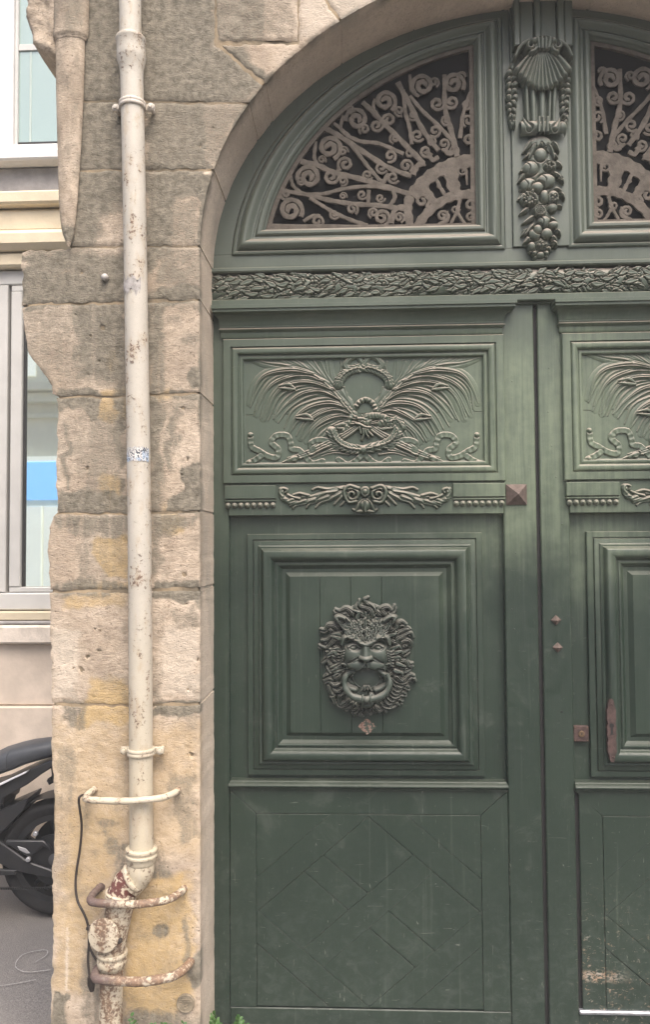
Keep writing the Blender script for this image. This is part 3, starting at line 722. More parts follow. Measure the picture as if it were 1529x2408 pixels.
for side in (0, 1):
    f = mir if side else (lambda p: p)
    jit = lambda P, a=9: [(x+rr.uniform(-a, a)*i/4, y+rr.uniform(-a, a)*i/4) for i, (x, y) in enumerate(P)]
    for P in keysL+keysU: R.stroke(S(f(P)), 56*U, .010, 0, 24*U, .002, mode='max', pw=.8, n=6, taper0=.3)
    for q, P in enumerate(interp(keysU, 2)):
        R.stroke(S(f(jit(P, 7))), 16*U, .013, .001, 6*U, .003, groove=2, gdepth=.45, mode='over', cut=.5, n=8)
    lv = interp(keysL, 3)
    lv = [[(x+(y-260)*.0, y) for x, y in P] for P in lv]
    for q, P in enumerate(lv[::-1]):
        big = q % 3 == 0
        R.stroke(S(f(jit(P, 14))), (31 if big else 17)*U, .023 if big else .011, .001, 5*U, .004, groove=3 if big else 2, gdepth=.55, mode='over', cut=.55, n=8, taper0=.35)
    for cx, cy, a in ((275, 272, .45), (385, 460, -.2), (620, 520, 1.2)):   # buds among the fronds
        c = f([(cx, cy)])[0]; a = -a if not side else a
        
        for dy in (-12, 10): R.stroke(S(f([(cx+46, cy+18), (cx+6, cy+dy*1.3), (cx-56, cy+dy*.6)])), 13*U, .010, .010, 4*U, .004, groove=1, mode='over', cut=.4, taper0=.5)
    R.stroke(S(f([(735,500),(640,405),(560,305),(450,205),(300,150)])), 12*U, .017, 0, 7*U, .01, groove=2, mode='over', cut=.4)
for side in (0, 1):
    f = mir if side else (lambda p: p)
    for d in (-16, 0, 16):
        R.stroke(S(f([(735+d*.3,490+d*.6),(860,570+d),(1000,640+d),(1110,690+d*.8),(1215,722+d*.5)])), 10*U, .016, 0, 8*U, .012, mode='over', cut=.4)
    R.blob(pz(*f([(1175,716)])[0]), 26*U, 20*U, .018, 0, -.4 if not side else .4, 'over', cut=.4)
    R.stroke(S(f([(1165,708),(1210,722),(1262,744)])), 14*U, .014, 0, 3*U, .004, mode='over', cut=.3)
    for P in ([(560,650),(470,690),(390,720)], [(600,660),(510,675),(420,700)], [(650,690),(560,680),(480,700)]): R.stroke(S(f(P)), 7*U, .009, 0, 3*U, .003, mode='over', cut=.3)
def wreath(pts, w, h, n, sgn=1):
    R.stroke(S(pts), w*U, h*.8, .002, mode='over', cut=.5, pw=.5)
    C = cat(pts, 14)
    for i in range(n):
        k = int((i+.5)/n*(len(C)-2)); p, t = C[k], C[k+1]-C[k]; t = t/np.hypot(*t)*sgn; nn = np.array((-t[1], t[0]))
        for s_ in (-1, 0, 1):
            a = p+nn*s_*w*.45; b = a+t*w*.75+nn*s_*w*.55
            R.stroke(S([a-t*w*.3, (a+b)/2+nn*s_*w*.1, b]), 8.5*U, .006, h*(.95-.35*abs(s_)), 3*U, .003, mode='over', cut=.35, groove=1, gdepth=.3)
wreath([(745,152),(690,160),(635,185),(600,225),(588,262)], 27, .017, 9); wreath([(745,152),(800,160),(855,185),(892,220),(905,262)], 27, .017, 9)
wreath([(545,545),(580,610),(650,650),(745,662)], 30, .022, 10, -1); wreath([(965,500),(945,570),(890,620),(745,662)], 30, .022, 11, -1)
wreath([(900,490),(950,480),(985,520)], 24, .016, 4)
for f in ((lambda p: p), mir):   # bow on the top wreath
    R.stroke(S(f([(745,140),(710,85),(665,92),(632,130),(640,148)])), 15*U, .012, .003, 20*U, .008, groove=3, mode='over', cut=.4)
    R.stroke(S(f([(740,130),(700,75),(650,72)])), 9*U, .010, .002, 6*U, .006, groove=2, mode='over', cut=.4)
    R.stroke(S(f([(625,270),(650,350),(670,400)])), 5*U, .006, 0, mode='over'); R.stroke(S(f([(600,110),(605,150),(590,200)])), 4*U, .005, 0, mode='over')
R.stroke(S([(695,400),(720,365),(760,350),(800,372),(822,420)]), 17*U, .014, .002, ripple=24*U, rdepth=.55, mode='over', cut=.4)
for P in ([(700,455),(735,500),(745,560),(735,600)], [(735,448),(752,500),(760,555),(775,585)], [(770,450),(740,480),(722,520),(728,560)], [(795,460),(770,500),(772,545),(800,575)], [(690,500),(720,505),(750,520),(790,525)], [(705,470),(740,470),(790,480)]):
    R.stroke(S(P), 13*U, .011, .014, 7*U, .007, groove=2, mode='over', cut=.45, taper0=.3)
R.stroke(S([(770,455),(830,452),(882,470),(850,500)]), 22*U, .014, .008, ripple=20*U, mode='over', cut=.4)
R.stroke(S([(668,450),(650,500),(612,552)]), 15*U, .012, .004, 8*U, ripple=30*U, rdepth=.3, mode='over', cut=.4)
RB = [[(42,575),(50,640),(95,668),(150,700),(205,708),(215,660),(172,615),(205,572),(270,574),(292,620),(300,655),(345,665),(385,705),(425,745),(490,732)],
 [(105,700),(70,725),(30,742)], [(425,665),(420,620),(470,600),(530,610),(575,640)], [(590,722),(640,752),(690,735),(728,700)], [(455,640),(425,660)]]
for f in ((lambda p: p), mir):
    for P in RB:
        R.stroke(S(f(P)), 19*U, .0065, .003, ripple=33*U, rdepth=.42, groove=1, gdepth=.25, mode='over', cut=.45, n=10, pw=.22)
    for c in ((42, 568), (36, 740)): R.blob(pz(*f([c])[0]), 17*U, 17*U, .015, 0, 0, 'over', cut=.3)
R.soften(1)
R.build('palm_carving', P_CARVE, leaf, H(FH-.0004))
# ---- acanthus garland under the panel
gz = lambda x, y: px(485.7+.5105*x, 607+.5105*y, YD)
R = Relief(-.325, .378, 1.94, 2.066, .0015); U = .00083
S = lambda pts: [gz(*p) for p in pts]
for f in ((lambda p: p), (lambda p: [(1462-x, y) for x, y in p])):
    R.stroke(S(f([(345,1068),(352,1105),(400,1128),(470,1118),(550,1082),(630,1058),(690,1062)])), 13*U, .016, 0, 9*U, .02, mode='over', pw=.5)
    for P, w in (([(352,1100),(340,1080),(352,1062),(372,1068),(366,1082)], 9), ([(640,1062),(560,1066),(515,1058),(490,1068)], 12), ([(600,1075),(540,1085),(480,1100),(440,1100)], 13), ([(620,1085),(570,1110),(530,1125),(505,1150)], 13),
     ([(560,1100),(510,1118),(478,1130),(462,1150)], 12), ([(500,1112),(450,1128),(420,1135),(400,1152)], 12), ([(455,1118),(410,1132),(385,1140)], 10), ([(400,1112),(375,1122),(352,1118)], 10), ([(470,1095),(430,1085),(400,1092)], 8), ([(640,1085),(615,1110),(590,1135)], 12), ([(655,1095),(640,1120),(620,1140)], 9), ([(430,1110),(395,1100),(375,1090)], 8)):
        R.stroke(S(f(P)), w*U, .013, .004, 5*U, .006, groove=2, gdepth=.35, mode='over', cut=.45)
    R.stroke(S(f(spiral(672,1092,34,7,-2.2,1.35,26))), 9*U, .018, .004, 7*U, mode='over', cut=.5, n=3)
    R.stroke(S(f([(700,1062),(660,1050),(640,1066),(636,1090),(655,1125),(690,1122)])), 9*U, .017, .004, mode='over', cut=.5)
    R.stroke(S(f([(730,1160),(700,1168),(675,1158)])), 10*U, .016, 0, 5*U, mode='over', cut=.4)
    R.stroke(S(f([(724,1120),(705,1135),(690,1160)])), 11*U, .02, .002, 7*U, .012, mode='over', cut=.4)
R.blob(gz(731,1078), 22*U, 26*U, .012, .008, 0, 'over', cut=.5); R.blob(gz(731,1078), 11*U, 13*U, .01, .014, 0, 'over', cut=.4)
R.blob(gz(731,1140), 24*U, 26*U, .022, 0, 0, 'over', cut=.5); R.stroke(S([(731,1122),(731,1168)]), 6*U, .008, .018, mode='over', cut=.3)
R.soften(1); R.build('acanthus_garland', P_CARVE, leaf, H(.0084))
# ---- big moulded panel with the lion
LX0, LX1, LZ0, LZ1 = -.4935, .5555, .931, 1.9405
MB().box(LX0-.01, LX1+.01, H(-.034), H(-.06), LZ0-.02, LZ1+.02, .002).build('recess_board', P_FLAT, leaf)
mb = MB(); X0, X1, Z0, Z1 = -.429, .478, .945, 1.871
prof = [(0, -.036), (0, -.02), (.002, -.018), (.021, -.018), (.0225, -.023), (.026, -.023), (.028, -.014), (.044, -.010), (.046, -.004), (.050, -.002), (.056, -.004)]
prof += [(.058, -.002)]+rnd(.060, .002, .103, .0, 12, .85)+[(.105, -.002), (.108, -.006), (.112, -.006)]+rnd(.113, -.004, .123, -.006, 5, .7)+[(.126, -.010), (.134, -.016), (.136, -.020), (.150, -.020), (.164, -.010), (.166, -.008)]
frame_profile(mb, X0, X1, Z0, Z1, prof); mb.build('bolection_moulding', P_MOULD, leaf, 28)
xs = [-.265, -.1432, .0792, .3125]; zb, zt = 1.109, 1.707
xs = [-.2635, -.147, -.028, .091, .3125]
for a, b in zip(xs[:-1], xs[1:]):
    MB().box(a+.0006, b-.0006, H(-.008+rr.uniform(-.0006, .0006)), H(-.03), zb, zt, .0012).build('plank', P_FLAT, leaf)
# flaking rust-brown lozenge below the lion
mb = MB(); c = px(864, 1710, YD); pts = []
for i in range(26):
    a = 2*PI*i/26; r = (.034+.006*rr.uniform(-1, 1))/(abs(math.cos(a))*1.0+abs(math.sin(a))*1.0); pts.append((c[0]+r*math.cos(a), c[1]+r*math.sin(a)))
mb.board(pts, H(-.0074), H(-.0066), .0004)
k = M('flaking_rust_patch'); n = k.noise(70, 5, .65); MAT_FLAKE = k.set(k.mix(k.mr(n, .46, .54), (.055, .07, .055), k.mix(k.mr(k.noise(140, 4), .4, .6), (.14, .08, .062), (.26, .175, .14))), .8, 0, .2); k.bump(n, .001)
mb.build('rust_patch', MAT_FLAKE, leaf)
# ledge moulding and kick panel
mb = MB(); prof = [(0, .899), (.010, .899), (.012, .905)]+[(.012+.012*math.sin(PI*t), .906+.02*t) for t in (0, .2, .4, .6, .8, 1)]+[(.006, .927), (.002, .9305), (-.03, .9315)]
mb.loft([[(-.494-h*.2, H(-.034), z), (-.494-h*.2, H(h), z), (.553+h*.2, H(h), z), (.553+h*.2, H(-.034), z)] for h, z in prof], True, True); mb.build('ledge_moulding', P_MOULD, leaf, 28)
KX0, KX1, KZ0, KZ1 = -.496, .558, .0855, .8975; IX0, IX1, IZ0, IZ1 = -.395, .456, .0905, .806
g_ = .0012
for P in ([(KX0,KZ1),(IX0+.0,IZ1),(IX1,IZ1),(KX1,KZ1)], [(KX1,KZ1),(IX1,IZ1),(IX1,KZ0),(KX1,KZ0)], [(KX0,KZ0),(IX0,KZ0),(IX0,IZ1),(KX0,KZ1)]):
    MB().board(inset(P, g_*.6), H(-.03), H(.0), .0015).build('kick_panel_rail', P_FLAT, leaf)
MB().box(KX0, KX1, H(-.012), H(-.04), KZ0-.01, KZ1, .001).build('backing_board', P_FLAT, leaf)
# woven parquet: lattice lines given on the photo, both diagonal families
def clip(poly, n, c):
    out = []
    for i in range(len(poly)):
        a, b = poly[i-1], poly[i]; da = a[0]*n[0]+a[1]*n[1]-c; db = b[0]*n[0]+b[1]*n[1]-c
        if (da < 0) != (db < 0): t = da/(da-db); out.append((a[0]+(b[0]-a[0])*t, a[1]+(b[1]-a[1])*t))
        if db < 0: out.append(b)
    return out
kz = lambda x, y: px(485.7+.5105*x, 1821.3+.5105*y, YD)
dn = Vector(kz(1055, 812))-Vector(kz(540, 370)); nA = Vector((-dn.y, dn.x)).normalized()      # normal of the falling lines
up = Vector(kz(960, 368))-Vector(kz(445, 808)); nB = Vector((-up.y, up.x)).normalized()
if nA.y < 0: nA = -nA
if nB.y < 0: nB = -nB
ca = {q: nA.dot(Vector(kz(*p))) for q, p in dict(Z=(1010, 262), A=(740, 187), B=(540, 370), C=(655, 623), D=(535, 885), E=(232, 783)).items()}
cb = {q: nB.dot(Vector(kz(*p))) for q, p in dict(z=(420, 300), a=(540, 370), b=(748, 545), c=(748, 707), d=(965, 888), e=(1270, 793)).items()}
ca['I'], cb['I'], ca['O'], cb['O'] = 9, 9, -9, -9
ca['Z'] = ca['A']+(ca['B']-ca['C']); cb['z'] = cb['a']+(cb['b']-cb['c']); ca['E'] = ca['D']-(ca['B']-ca['C']); cb['e'] = cb['d']-(cb['b']-cb['c'])
def piece(ahi, alo, bhi, blo):
    P = [(IX0+g_, IZ0+g_), (IX1-g_, IZ0+g_), (IX1-g_, IZ1-g_), (IX0+g_, IZ1-g_)]
    for n, c in ((nA, ca[ahi]-rr.choice((.0009, .002))), (-nA, -(ca[alo]+rr.choice((.0006, .0013)))), (nB, cb[bhi]-rr.choice((.0001, .0003))), (-nB, -(cb[blo]+rr.choice((.0002, .0010))))):
        P = clip(P, n, c)
        if len(P) < 3: return
    MB().board(P, H(-.02), H(rr.uniform(-.0005, .0003)), .0008).build('parquet_piece', P_FLAT, leaf)
for q in (('A','B','a','b'), ('A','B','c','d'), ('C','D','a','b'), ('C','D','c','d'), ('A','D','b','c'), ('B','C','a','b'), ('B','C','c','d'),
          ('I','O','z','a'), ('Z','A','I','O'), ('D','E','I','O'), ('I','O','d','e'), ('I','O','I','z'), ('I','Z','I','O'), ('E','O','I','O'), ('I','O','e','O')): piece(*q)
# ---- lion head
lz = lambda x, y: px(728.5+.1815*x, 1370.3+.1815*y, YD)
U = .0002977
c0 = lz(80, 1760); c1 = lz(1420, 150)
R = Relief(c0[0], c1[0], c0[1], c1[1], .0014)
S = lambda pts: [lz(*p) for p in pts]
def st(pts, w, h, **k):
    for q in ('base', 'w1', 'h1'):
        if q in k: k[q] = k[q]*U
    if 'ripple' in k: k['ripple'] *= U
    R.stroke(S(pts), w*U, h*U, **k)
def bl(x, y, rx, ry, h, **k):
    k['base'] = k.get('base', 0)*U; R.blob(lz(x, y), rx*U, ry*U, h*U, **k)
bl(735, 960, 545, 690, 95, pw=.6)
bl(735, 560, 330, 300, 130, pw=.6)
locks = '''760,480 800,420 770,340 650,300 645,222|780,430 815,330 735,260 715,215 757,188|700,440 640,380 600,330 650,235|830,430 835,370 862,320|920,420 870,380 818,345 862,312|1000,430 930,350 1000,310 1065,350 1100,290|1000,405 1060,390 1105,350 1106,300|570,440 540,370 470,330 400,360 343,348|560,430 480,390 400,412 328,390 335,338|420,640 330,560 250,545 200,600 143,600|330,640 250,580 200,625 150,630|460,700 380,650 290,680 240,730 158,745|440,740 350,720 290,770 220,835 128,805|290,720 230,765 165,735|380,820 330,850 372,892 402,850 368,822|320,880 250,892 190,825 130,838|330,780 270,800 330,860 255,905|400,920 320,920 280,985 220,970 163,1032|430,1000 350,1010 300,970 330,910|420,1060 350,1075 280,1060 230,1005 168,1045|420,1120 330,1110 270,1155 230,1095 240,1145|400,1180 340,1212 308,1160 362,1130|420,1220 330,1235 260,1232 185,1265|300,1130 230,1185 186,1215|400,1290 320,1312 260,1272 198,1295|420,1350 360,1392 308,1340 345,1290|300,1300 260,1350 290,1425 248,1385|440,1420 390,1480 400,1562 452,1540|330,1420 290,1480 322,1545 283,1500|520,1500 470,1562 400,1590 348,1555|560,1540 520,1602 448,1622|600,1560 580,1622 500,1622 478,1655|640,1600 600,1660 592,1722|680,1620 640,1682 692,1725|720,1630 742,1672 690,1702|780,1620 792,1682 738,1685|850,1590 900,1642 960,1620 992,1672|830,1610 860,1662 902,1672|930,1560 1000,1592 1080,1602 1132,1562|960,1520 1040,1562 1122,1522|620,1610 560,1662 582,1702|1000,650 1100,600 1130,530 1190,500 1252,537|1060,620 1150,605 1180,550 1230,560 1302,602|1010,680 1100,680 1180,622 1260,602 1312,652|1020,720 1110,772 1140,720 1200,690 1300,642 1342,702|1150,730 1220,722 1290,682 1332,722|1160,800 1210,740 1290,752 1312,820 1250,885|1180,820 1230,792 1262,832 1198,872|1050,860 1110,870 1152,922 1130,1002|1060,940 1130,962 1200,902 1292,862|1150,1000 1180,922 1270,892 1230,962 1280,1032 1332,1042|1060,1010 1140,1042 1220,1002 1280,1072 1332,1082|1120,1060 1180,1132 1260,1102 1312,1102|1040,1080 1100,1062 1140,1142 1240,1152 1292,1132|1010,1180 1060,1152 1102,1092|1060,1190 1130,1202 1200,1252 1290,1182 1352,1202|1070,1220 1140,1262 1220,1282 1330,1222 1372,1272|1080,1270 1150,1332 1230,1312 1282,1352|1080,1320 1140,1382 1210,1342 1282,1382|1060,1360 1110,1422 1190,1402 1242,1432|1040,1400 1090,1462 1180,1452 1242,1462|1000,1440 1060,1502 1140,1492 1202,1532|970,1470 1020,1542 1100,1532 1162,1582|1130,1440 1180,1492 1192,1562'''
LK = [[tuple(map(float, p.split(','))) for p in s.split()] for s in locks.split('|')]
rl = random.Random(8)
LK.sort(key=lambda P: -math.hypot(P[0][0]-735, P[0][1]-950))
for P in LK:
    st(P, 54, 140, base=12, w1=20, h1=90, groove=4, gdepth=.5, mode='over', cut=.65, taper0=.3, n=9)
for i in range(46):   # small curls round the brow and the jaw
    a = rl.uniform(0, 2*PI); r = rl.uniform(.78, 1.08)
    if -.5 < math.sin(a) < .25 and False: continue
    x, y = 735+380*r*math.cos(a), 930+470*r*math.sin(a)
    if abs(x-735) < 290 and 640 < y < 1420: continue
    d = 70; b = a+rl.uniform(-.5, .5)
    st([(x, y), (x+d*math.cos(b)+18, y+d*math.sin(b)), (x+d*1.7*math.cos(a)-10, y+d*1.7*math.sin(a)+16)], 30, 75, base=90, w1=13, h1=36, groove=1, mode='over', cut=.5)
# skull and face
bl(730, 900, 315, 410, 160, base=70, mode='over', pw=.5, cut=.4)
for i in range(30):
    x = 470+i*18+rl.uniform(-8, 8); top = 470+abs(x-735)*.25+rl.uniform(-30, 40)
    st([(735+(x-735)*.75, 690), (735+(x-735)*.95+rl.uniform(-14, 14), 600), (x+rl.uniform(-20, 20), 540), (x+(x-735)*.1+rl.uniform(-34, 34), top)], 15, 60, base=160, w1=13, h1=45, groove=2, gdepth=.5, mode='over', cut=.3)
bl(732, 1040, 222, 96, 130, base=105, mode='max', pw=.35)
for sx in (1, -1):
    f = lambda P: [(725+sx*(x-725), y+(-8 if sx > 0 else 6)*0) for x, y in P]
    # ears
    st(f([(940,640),(1000,560),(1085,470),(1105,440),(1060,425),(990,455),(940,500)]), 34, 80, base=120, w1=26, h1=70, mode='over', cut=.5)
    st(f([(985,575),(1025,525),(1062,470)]), 18, 50, mode='sub')
    # eye socket, ball, lids
    bl(*f([(868,790)])[0], 120, 74, -85, mode='add', pw=1.0)
    bl(*f([(880,812)])[0], 58, 31, 52, base=150, mode='max')
    st(f([(800,822),(840,786),(890,778),(950,806)]), 16, 58, base=165, mode='max'); st(f([(805,832),(850,856),(905,852),(948,826)]), 13, 42, base=155, mode='max')
    # brow
    st(f([(735,775),(790,752),(860,700),(940,672),(1000,700),(1030,780)]), 50, 140, base=150, w1=26, h1=70, mode='max', pw=.6)
    for q in range(5): st(f([(800+q*18,1030+q*8),(850+q*22,1048+q*9),(905+q*14,1082-q*2)]), 5, 14, mode='sub')
    for q in range(4): st(f([(1000-q*12, 620-q*38), (1030-q*4, 560-q*30), (1062, 500-q*14)]), 12, 50, base=110, w1=6, groove=1, mode='over', cut=.3)
    for q in range(6): st(f([(1000+q*6, 860+q*34), (1040+q*4, 880+q*36), (1085, 870+q*40)]), 15, 66, base=110, w1=8, h1=40, groove=1, mode='over', cut=.4)
    for q in range(9): st(f([(748+q*26,690-q*3),(752+q*28,640-q*3),(750+q*33,590+q*3)]), 7, 26, mode='sub')
    bl(*f([(930,915)])[0], 140, 125, 52, mode='add', pw=1.0)              # cheek
    bl(*f([(830,1040)])[0], 130, 84, 62, base=180, mode='max', pw=.6)             # muzzle pad
    st(f([(790,925),(860,965),(945,1015)]), 12, 26, mode='sub')
    st(f([(1010,1035),(965,1055),(920,1090)]), 20, 40, base=120, w1=8, h1=30, mode='max')
    st(f([(745,700),(752,640),(742,590)]), 10, 40, mode='sub')
    st(f([(900,1130),(985,1200),(1000,1290),(930,1350),(860,1375)]), 40, 70, base=70, mode='over', cut=.4)   # jaw
st([(725,770),(724,850),(725,925)], 54, 150, base=128, w1=84, h1=190, mode='max', pw=.55)
bl(725, 950, 106, 58, 205, base=140, mode='max', pw=.45); 
for x in (664, 786): bl(x, 978, 26, 17, -150, mode='add', pw=1)
st([(730,1000),(731,1090)], 8, 22, mode='sub')
for i in range(95):
    t = rl.random(); x_ = 725+(t-.5)*540; off = abs(x_-725)/270; y_ = 745-75*math.sin(min(1, off*1.3)*PI/2)-rl.uniform(-22, 150)
    dx = (x_-725)*.16+rl.uniform(-26, 26); ln = rl.uniform(45, 85)
    st([(x_, y_), (x_+dx*.3+rl.uniform(-10, 10), y_-ln*.5), (x_+dx, y_-ln)], rl.uniform(9, 16), rl.uniform(28, 48), base=222-66*off-.28*max(0, 700-y_), w1=5, h1=10, groove=1, gdepth=.4, mode='over', cut=.25)
bl(735, 1225, 172, 142, 0, base=72, mode='over'); bl(735, 1222, 165, 134, 30, base=62, mode='over', pw=1)     # open mouth
bl(735, 1545, 98, 66, 120, base=90, mode='over', cut=.4); 
for x in (-70, -25, 25, 70): st([(735+x*.4, 1330), (735+x, 1390)], 18, 60, base=70, w1=10, mode='over', cut=.3)
R.soften(1)
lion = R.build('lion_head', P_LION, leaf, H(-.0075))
# knocker ring held in the jaws
mb = MB(); C = cat([lz(*p) for p in ((485,1150),(455,1240),(470,1340),(545,1425),(650,1460),(735,1468),(820,1460),(930,1425),(1010,1340),(1030,1240),(995,1150))], 7)
n = len(C); yy = [H(.052+.012*math.sin(PI*i/(n-1))) for i in range(n)]
rad = [(27+17*math.sin(PI*i/(n-1))+3*math.sin(i*.55))*U for i in range(n)]
mb.tube([(p[0], y, p[1]) for p, y in zip(C, yy)], rad, 12)
b = lz(735, 1468); mb.sphere((b[0], H(.069), b[1]), 46*U, 46*U, 46*U)
for s_ in (-1, 1): mb.tube([(b[0]+s_*.014, H(.065), b[1]-.018), (b[0]+s_*.015, H(.082), b[1]), (b[0]+s_*.014, H(.066), b[1]+.018)], .0035, 6)
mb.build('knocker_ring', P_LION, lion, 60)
# pyramid stud on the meeting stile
def pyramid(name, cx, cz, r, hgt, mat, parent, rot=0.0, label=None):
    q = [(cx+r*math.sqrt(2)*math.cos(PI/4+rot+i*PI/2), cz+r*math.sqrt(2)*math.sin(PI/4+rot+i*PI/2)) for i in range(4)]
    L = [[(x, H(-.002), z) for x, z in q], [(x, H(.006), z) for x, z in q], [(cx+(x-cx)*.04, H(hgt), cz+(z-cz)*.04) for x, z in q]]
    return MB().loft(L, False, True).build(name, mat, parent, 20, label)
pyramid('pyramid_stud', .608, 2.014, .039, .042, MAT_BOSS, leaf)
# screws and nail heads dotted over the boards
def nails(pts, parent, r=.0028):
    for x, z in pts: MB().lathe((x, H(-.001), z), (0, -1, 0), [(0, r), (.0022, r), (.0032, r*.5)], 8).build('nail_head', P_FLAT, parent)
nails([px(1211, 1480, YD), px(1205, 1433, YD), px(1214, 1300, YD), (.60, 2.45), (.63, 1.35), (-.13, .062), (-.08, .060), (.03, .062), (.5, .064), (.52, .05)], leaf)
# ------------------------------------------------------------------ right leaf: same joinery, its own ironmongery
OFF = 1.304
rail_left = [o.name for o in leaf.children if o.name.startswith('kick_panel_rail')][-1]
leaf2 = leaf.copy(); COL.objects.link(leaf2); leaf2.location.x += OFF; WL[leaf2.name] = Vector(leaf2.location)
leaf2['label'] = 'right green carriage door leaf with rusty keyhole plate and square lock plate'
leaf['group'] = leaf2['group'] = 'leaves of the carriage door'
for ch in list(leaf.children):
    if ch.name.startswith(('pyramid_stud', 'rust_patch', 'nail_head', 'meeting_stile', 'hanging_stile')) or ch.name == rail_left: continue
    c = copy_tree(ch, leaf2)
for o in [leaf2]+list(leaf2.children_recursive): WL[o.name] = Vector(leaf2.location)
q = [(KX0+OFF+.014, KZ0), (IX0+OFF, KZ0), (IX0+OFF, IZ1), (KX0+OFF+.014, KZ1)]
MB().board(inset(q, .0007), H(-.03), H(.0), .0025).build('kick_panel_rail', P_FLAT, leaf2)
MB().box(.800, .830, H(-.0105), H(-.0118), .085, .9, .0003).build('wicket_gap_shade', MAT_BLACK, leaf2)  # black strip at the back of the slot, put in for its shade
board('meeting_stile', .699, .8085, .02, ZT, 0, b=.004, parent=leaf2)
board('hanging_stile', .5595+OFF, 1.99, .02, ZT, 0, parent=leaf2)
for u, v in ((1308, 1458), (1312, 1522)):
    c = px(u, v, YD); pyramid('diamond_stud', c[0], c[1], .0135, .02, MAT_BOSS, leaf2, PI/4)
# long keyhole plate on the torus of the moulding
kx = .943
mb = MB(); zs_ = np.linspace(1.012, 1.245, 24); L = []
for i, z in enumerate(zs_):
    t = i/23; wd = .0165*(1-.75*abs(2*t-1)**6)*(1+.10*math.sin(i*2.1)+.06*math.sin(i*5.3)); L.append([(kx-wd, H(.006), z), (kx-wd*.96, H(.0215), z), (kx+wd*.96, H(.0215), z), (kx+wd, H(.006), z)])
mb.loft(L, True, True); kp = mb.build('keyhole_plate', MAT_RUST, leaf2, 40)
cz = 1.147
mb = MB(); pts = [(kx+.0085*math.cos(a), cz+.0085*math.sin(a)) for a in np.linspace(-PI*.32, PI*1.32, 14)]+[(kx-.0045, cz-.028), (kx-.0075, cz-.034), (kx+.0075, cz-.034), (kx+.0045, cz-.028)]
mb.board(pts, H(.0205), H(.0222), .0003); mb.build('keyhole', MAT_BLACK, kp)
for z in (1.03, 1.225): MB().lathe((kx+.004, H(.021), z), (0, -1, 0), [(0, .005), (.0025, .0045), (.0035, .002)], 8).build('screw', MAT_RUST, kp)
# square lock plate with a round cylinder
MB().box(.812, .868, H(-.014), H(-.034), 1.078, 1.136, .002).build('lock_plate', MAT_RUST, leaf2)
lp = [o for o in leaf2.children if o.name.startswith('lock_plate')][0]
MB().lathe((.841, H(-.016), 1.107), (0, -1, 0), [(0, .012), (.004, .012), (.0055, .0105), (.0055, .004), (.004, .003)], 22).build('lock_cylinder', MAT_BRASS, lp)
MB().box(.8398, .8422, H(-.0105), H(-.013), 1.101, 1.113, .0003).build('key_slot', MAT_BLACK, lp)
for x in (.817, .863):
    for z in (1.083, 1.131): MB().lathe((x, H(-.0145), z), (0, -1, 0), [(0, .0025), (.0015, .002)], 7).build('screw', MAT_BRASS, lp)
# bare weather strip along the foot of the right leaf
mb = MB().box(.8085, 1.86, H(.012), H(-.01), .0855, .099, .003); mb.build('weather_strip', MAT_STEEL, leaf2)
nails([(.70+.04, 2.5), (.735, 2.33), (.745, 2.2), (.76, 2.08), (.79, 2.4), (.79, 2.28), (.715, 2.02), (.78, 1.9)], leaf2)
c = px(1322, 1674, YD); MB().lathe((c[0], H(-.001), c[1]), (0, -1, 0), [(0, .0042), (.0018, .0042), (.0024, .0036)], 10).build('screw_hole', MAT_BLACK, leaf2)
# dark rebate behind the meeting edges
# ------------------------------------------------------------------ fanlight and transom over the leaves
fan = thing('fanlight', (XC, YD, 2.75), 'arched green wooden fanlight with iron grilles and a carved central bracket', 'fanlight')
def fboard(name, x0, x1, z0, z1, h, back=-.06, b=.003, mat=None, parent=None):
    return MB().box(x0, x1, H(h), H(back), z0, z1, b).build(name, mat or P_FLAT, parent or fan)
fboard('meeting_cover', .68, .703, .02, 2.74, -.012, -.05, .002, MAT_BLACK)
XL, XR = -.60, 2.0
fboard('lower_band', XL, XR, 2.7535, 2.781, .03, -.05, .004)
fboard('soffit_fillet', XL, XR, 2.7465, 2.7525, .012, -.05, .001)
fboard('transom_ledge', XL, XR, 2.8855, 2.9055, .034, -.05, .005)
fboard('transom_rail', XL, XR, 2.9065, 2.968, .0, -.05, .002)
fboard('frieze_back', XL, XR, 2.782, 2.8845, .0, -.05, .002)
# laurel torus
R = Relief(-.575, 1.975, 2.778, 2.886, .0018)
zc_, rz_ = 2.830, .052
prof = np.sqrt(np.clip(1-((R.Z-zc_)/rz_)**2, 0, 1)); R.H = prof*.034
rf = random.Random(4)
x = -.57
for cnt, l0, l1, w0, w1, lift, spread in ((520, .020, .032, .008, .011, .78, .9), (330, .034, .050, .013, .0165, .92, .6)):
    leaves = []
    for i in range(cnt): x = rf.uniform(-.57, 1.97); leaves.append((abs(x-XC), x, zc_+rf.uniform(-.8, .8)*rz_))
    leaves.sort(reverse=True)
    for _, x, z in leaves:
        d = -1 if x < XC else 1; q = (z-zc_)/rz_; b = .034*math.sqrt(max(0, 1-q*q))
        a = rf.uniform(-spread, spread)+q*.4; ln = rf.uniform(l0, l1)
        ex, ez = x+d*ln*math.cos(a), z+ln*math.sin(a)
        ez = min(max(ez, zc_-rz_*.93), zc_+rz_*.93); mx, mz = (x+ex)/2+.004*rf.uniform(-1, 1), (z+ez)/2+.006*rf.uniform(-1, 1)
        R.stroke([(x, z), (mx, mz), (ex, ez)], rf.uniform(w0, w1), .013, b*lift, .003, .008, groove=1, gdepth=.45, mode='over', cut=.55, taper0=.5, n=4)
        if rf.random() < .16:
            q_ = rf.uniform(.005, .009); R.blob((x+rf.uniform(-.02, .02), z), q_, q_, .010, b*.9, 0, 'over', cut=.5)
b = (XC+.005, zc_)
